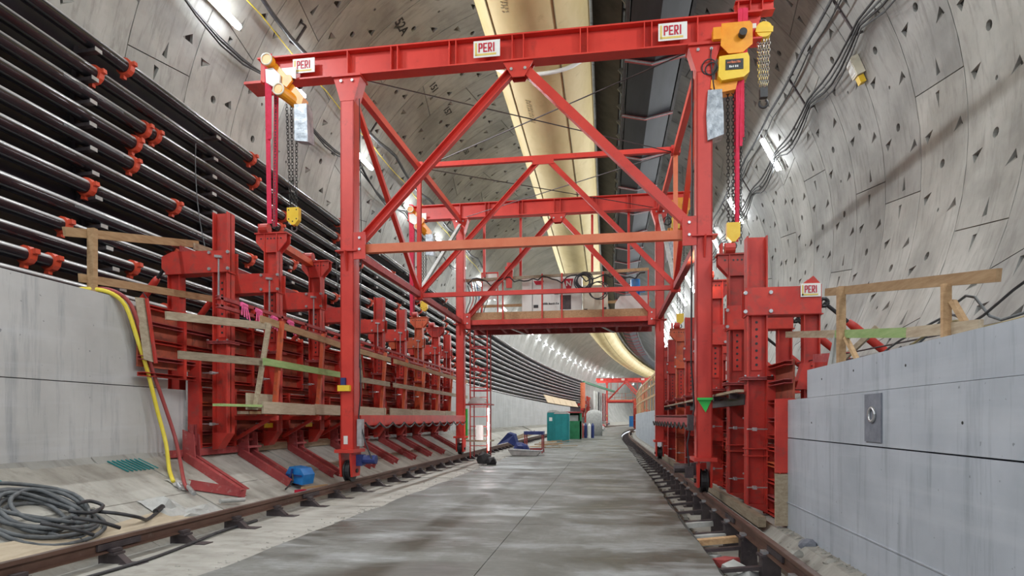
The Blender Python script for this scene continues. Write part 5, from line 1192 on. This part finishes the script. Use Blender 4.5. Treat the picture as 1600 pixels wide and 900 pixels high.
for k in range(14):
    x = -3.9 + rc.uniform(-.8, 1.0); y = 36 + rc.uniform(-2, 7); a = rc.uniform(-.6, .6); L = rc.uniform(.5, 1.3); z = .05 + rc.uniform(0, .25)
    tag(MB().bar((x, y, z), (x + L * math.cos(a), y + L * math.sin(a), z + rc.uniform(0, .12)), .14, .06).build('timber_offcut', ['wood', 'plywood', 'old_wood', 'orange_sheet'][k % 4], loc=(x, y, z)), ORD[k] + ' offcut of the timber heap before the teal toilet, ' + ['tan', 'pale ply', 'grey', 'orange tan'][k % 4] + (' long' if L > .9 else ' short') + ' piece', 'timber', 'timber offcuts before the toilets')
for k in range(5):
    y = 37 + k * 1.6; tag(MB().bar((-6.3, y, .35), (-4.9, y + .5, .75 + .2 * (k % 2)), .1, .08).build('propped_timber', 'old_wood', loc=(-6, y, .3)), ORD[k] + ' dark timber propped on the left rail, counted from the sawhorse to the toilets', 'timber', 'timbers leaning on the left rail')
# portable toilets and neighbours
def cabin(x, y, w, d, h, m, name, label, cat):
    t = thing(name, label, cat, (x, y, 0))
    MB().box(x - w / 2, x + w / 2, y - d / 2, y + d / 2, 0, h * .92).build('shell', m, t)
    MB().box(x - w * .38, x + w * .38, y - d / 2 - .02, y - d / 2, h * .06, h * .88).build('door', m, t)
    n = 9
    MB().prism([(x - w / 2 - .03, y - d / 2 - .03, h * .92), (x + w / 2 + .03, y - d / 2 - .03, h * .92)] + [(x + w * .5 * math.cos(math.pi * i / n), y - d / 2 - .03, h * .92 + h * .08 * math.sin(math.pi * i / n)) for i in range(1, n)], (0, d + .06, 0)).build('roof', m if m != 'teal' else 'cloth', t)
    for dx in (-.5, 0, .5): MB().box(x + dx * w - .03, x + dx * w + .03, y - d / 2 - .04, y - d / 2, 0, h * .9).build('corner_rib', m, t)
    return t
cabin(-3.48, 48.6, 1.15, 1.3, 2.35, 'teal', 'portable_toilet', 'teal portable toilet standing nearest at the left slab edge', 'toilet')
t = cabin(-4.3, 51.0, 1.0, 1.2, 2.5, 'teal', 'portable_toilet', 'second teal portable toilet, half hidden behind the nearest one', 'toilet')
MB().box(-4.65, -4.4, 50.35, 50.38, 1.6, 1.9).build('notice', 'white', t)
t = thing('green_container', 'dark green open fronted cabin right of the teal toilets', 'cabin', (-3.0, 55, 0))
MB().box(-3.6, -2.2, 54.6, 54.7, .0, 1.6).box(-2.35, -2.2, 54.6, 56, 0, 2.3).box(-3.75, -3.6, 54.6, 56, 0, 2.3).box(-3.75, -2.2, 55.9, 56, 0, 2.3).build('wall', 'green', t)
MB().box(-3.8, -2.15, 54.5, 56.1, 2.3, 2.42).build('roof', 'maroon', t)
MB().box(-3.3, -2.5, 55.2, 55.6, 1.6, 2.1).build('contents', 'white', t)
for k, (x, y, m) in enumerate([(-2.25, 58, 'maroon'), (-1.95, 58.1, 'navy'), (-1.6, 57.9, 'white'), (-1.3, 58.2, 'navy')]):
    tag(MB().tube([(x, y, 0), (x, y, 1.15), (x, y, 1.3), (x, y, 1.38)], [.15, .15, .08, .04], 10).build('gas_cylinder', m, loc=(x, y, 0), smooth=False), ['maroon', 'left navy', 'white', 'right navy'][k] + ' gas cylinder standing right of the green cabin', 'cylinder', 'gas cylinders by the green cabin')
t = thing('white_tank', 'tall pale grey tank with rounded top beyond the gas cylinders', 'tank', (-1.5, 64, 0))
MB().tube([(-1.3, 66, 0), (-1.3, 66, 2.3), (-1.3, 66, 2.6), (-1.3, 66, 2.75)], [.85, .85, .65, .2], 16).build('vessel', 'cloth', t, True)
for k in range(16):
    y = 68 + k * 2.6; x = -3.4 + off(y) + rc.uniform(-.9, .9)
    blob(x, y, 0, rc.uniform(.3, .7), .6, rc.uniform(.3, .7), 20 + k, ['dark_steel', 'old_wood', 'cloth', 'maroon'][k % 4], 'rubble_heap', ORD[k] + ' heap of site debris along the far left slab edge, nearest first', 'heap')['group'] = 'far debris heaps'
# distant formwork, shuttering and column at left and right
f3 = dup(FL2, (off(122), 97, 0), 'distant red wall formwork on the left where the pipes end')
f3['group'] = 'distant formwork'
t = thing('distant_shuttering', 'tall white and grey shuttering panels beyond the distant left formwork', 'shuttering', (-8 + off(131), 131, 1))
for k, m in enumerate(['white', 'white', 'grey_cable', 'cloth', 'maroon', 'maroon']): MB().box(-8.2 + off(131 + k * 3), -7.9 + off(131 + k * 3), 131 + k * 3, 133.8 + k * 3, 1.3, 7.7).build('panel', m, t)
tag(MB().cyl((-7.9 + off(115), 115, 3.8), (-7.9 + off(115), 115, 8.5), .45, 12).build('orange_column', 'orange_red', loc=(-7.9 + off(115), 115, 3.8)), 'orange steel column at the end of the pipe rows', 'column')
t = thing('pale_panels', 'row of pale timber wall panels lying on the far left wall top', 'panels', (-8.3 + off(80), 82, 3.9))
for k in range(5):
    y = 80 + k * 6.5; MB().prism([(-8.9 + off(y), y, 4.95), (-8.35 + off(y), y, 3.9), (-8.28 + off(y), y, 3.93), (-8.83 + off(y), y, 4.98)], (off(y + 6) - off(y), 6.3, 0)).build('panel', 'orange_sheet', t)
tag(MB().bar((-4.2, 116, 8.7), (1.7, 136, 7.7), .3, .4).build('green_boom', 'green', loc=(-5, 110, 9)), 'long green crane boom beyond the pipe rows', 'boom')
t = thing('timber_guard_fence', 'tall timber guard fence on the far right wall behind the formwork', 'fence', (3.1, 50, 2.3))
y = 34.0
while y < 110:
    ox = off(y); MB().box(3.0 + ox, 3.08 + ox, y, y + .12, 2.3, 4.6).build('post', 'wood', t); y += 2.6
for z in (3.2, 3.9, 4.5): sweep([(2.95, z), (3.0, z), (3.0, z + .14), (2.95, z + .14)], [34] + yrange(40, 110), True).build('rail', 'wood', t)
f4 = dup(FR2, (off(104) - .2, 84, 0), 'distant orange and red wall formwork on the right before the far gantry')
tag(MB().box(-3 + off(150), -2 + off(150), 150, 151, 0, 2.5).build('blue_container', 'blue', loc=(6, 150, 0)), 'tiny blue cabin far down the road', 'cabin')
t = thing('warm_work_lamp', 'small warm work lamp glowing behind the right gantry leg', 'lamp', (2.45, 16.6, 4.9))
MB().cyl((2.3, 16.1, 5.55), (2.3, 16.2, 5.55), .05, 10).build('bulb', 'warm_tube', t)
MB().box(2.22, 2.38, 16.2, 16.3, 5.45, 5.65).bar((2.3, 16.25, 5.2), (2.3, 16.25, 5.5), .03, .03, (0, 1, 0)).build('housing', 'black', t)
ld = bpy.data.lights.new('bulb_glow', 'POINT'); ld.energy = 60; ld.color = (1, .7, .4); ld.shadow_soft_size = .06
lo = bpy.data.objects.new('bulb_glow', ld); COL.objects.link(lo); lo.parent = t; lo.location = Vector((2.3, 15.95, 5.55)) - t.location
print('segments', nseg, 'objects', len(bpy.data.objects))
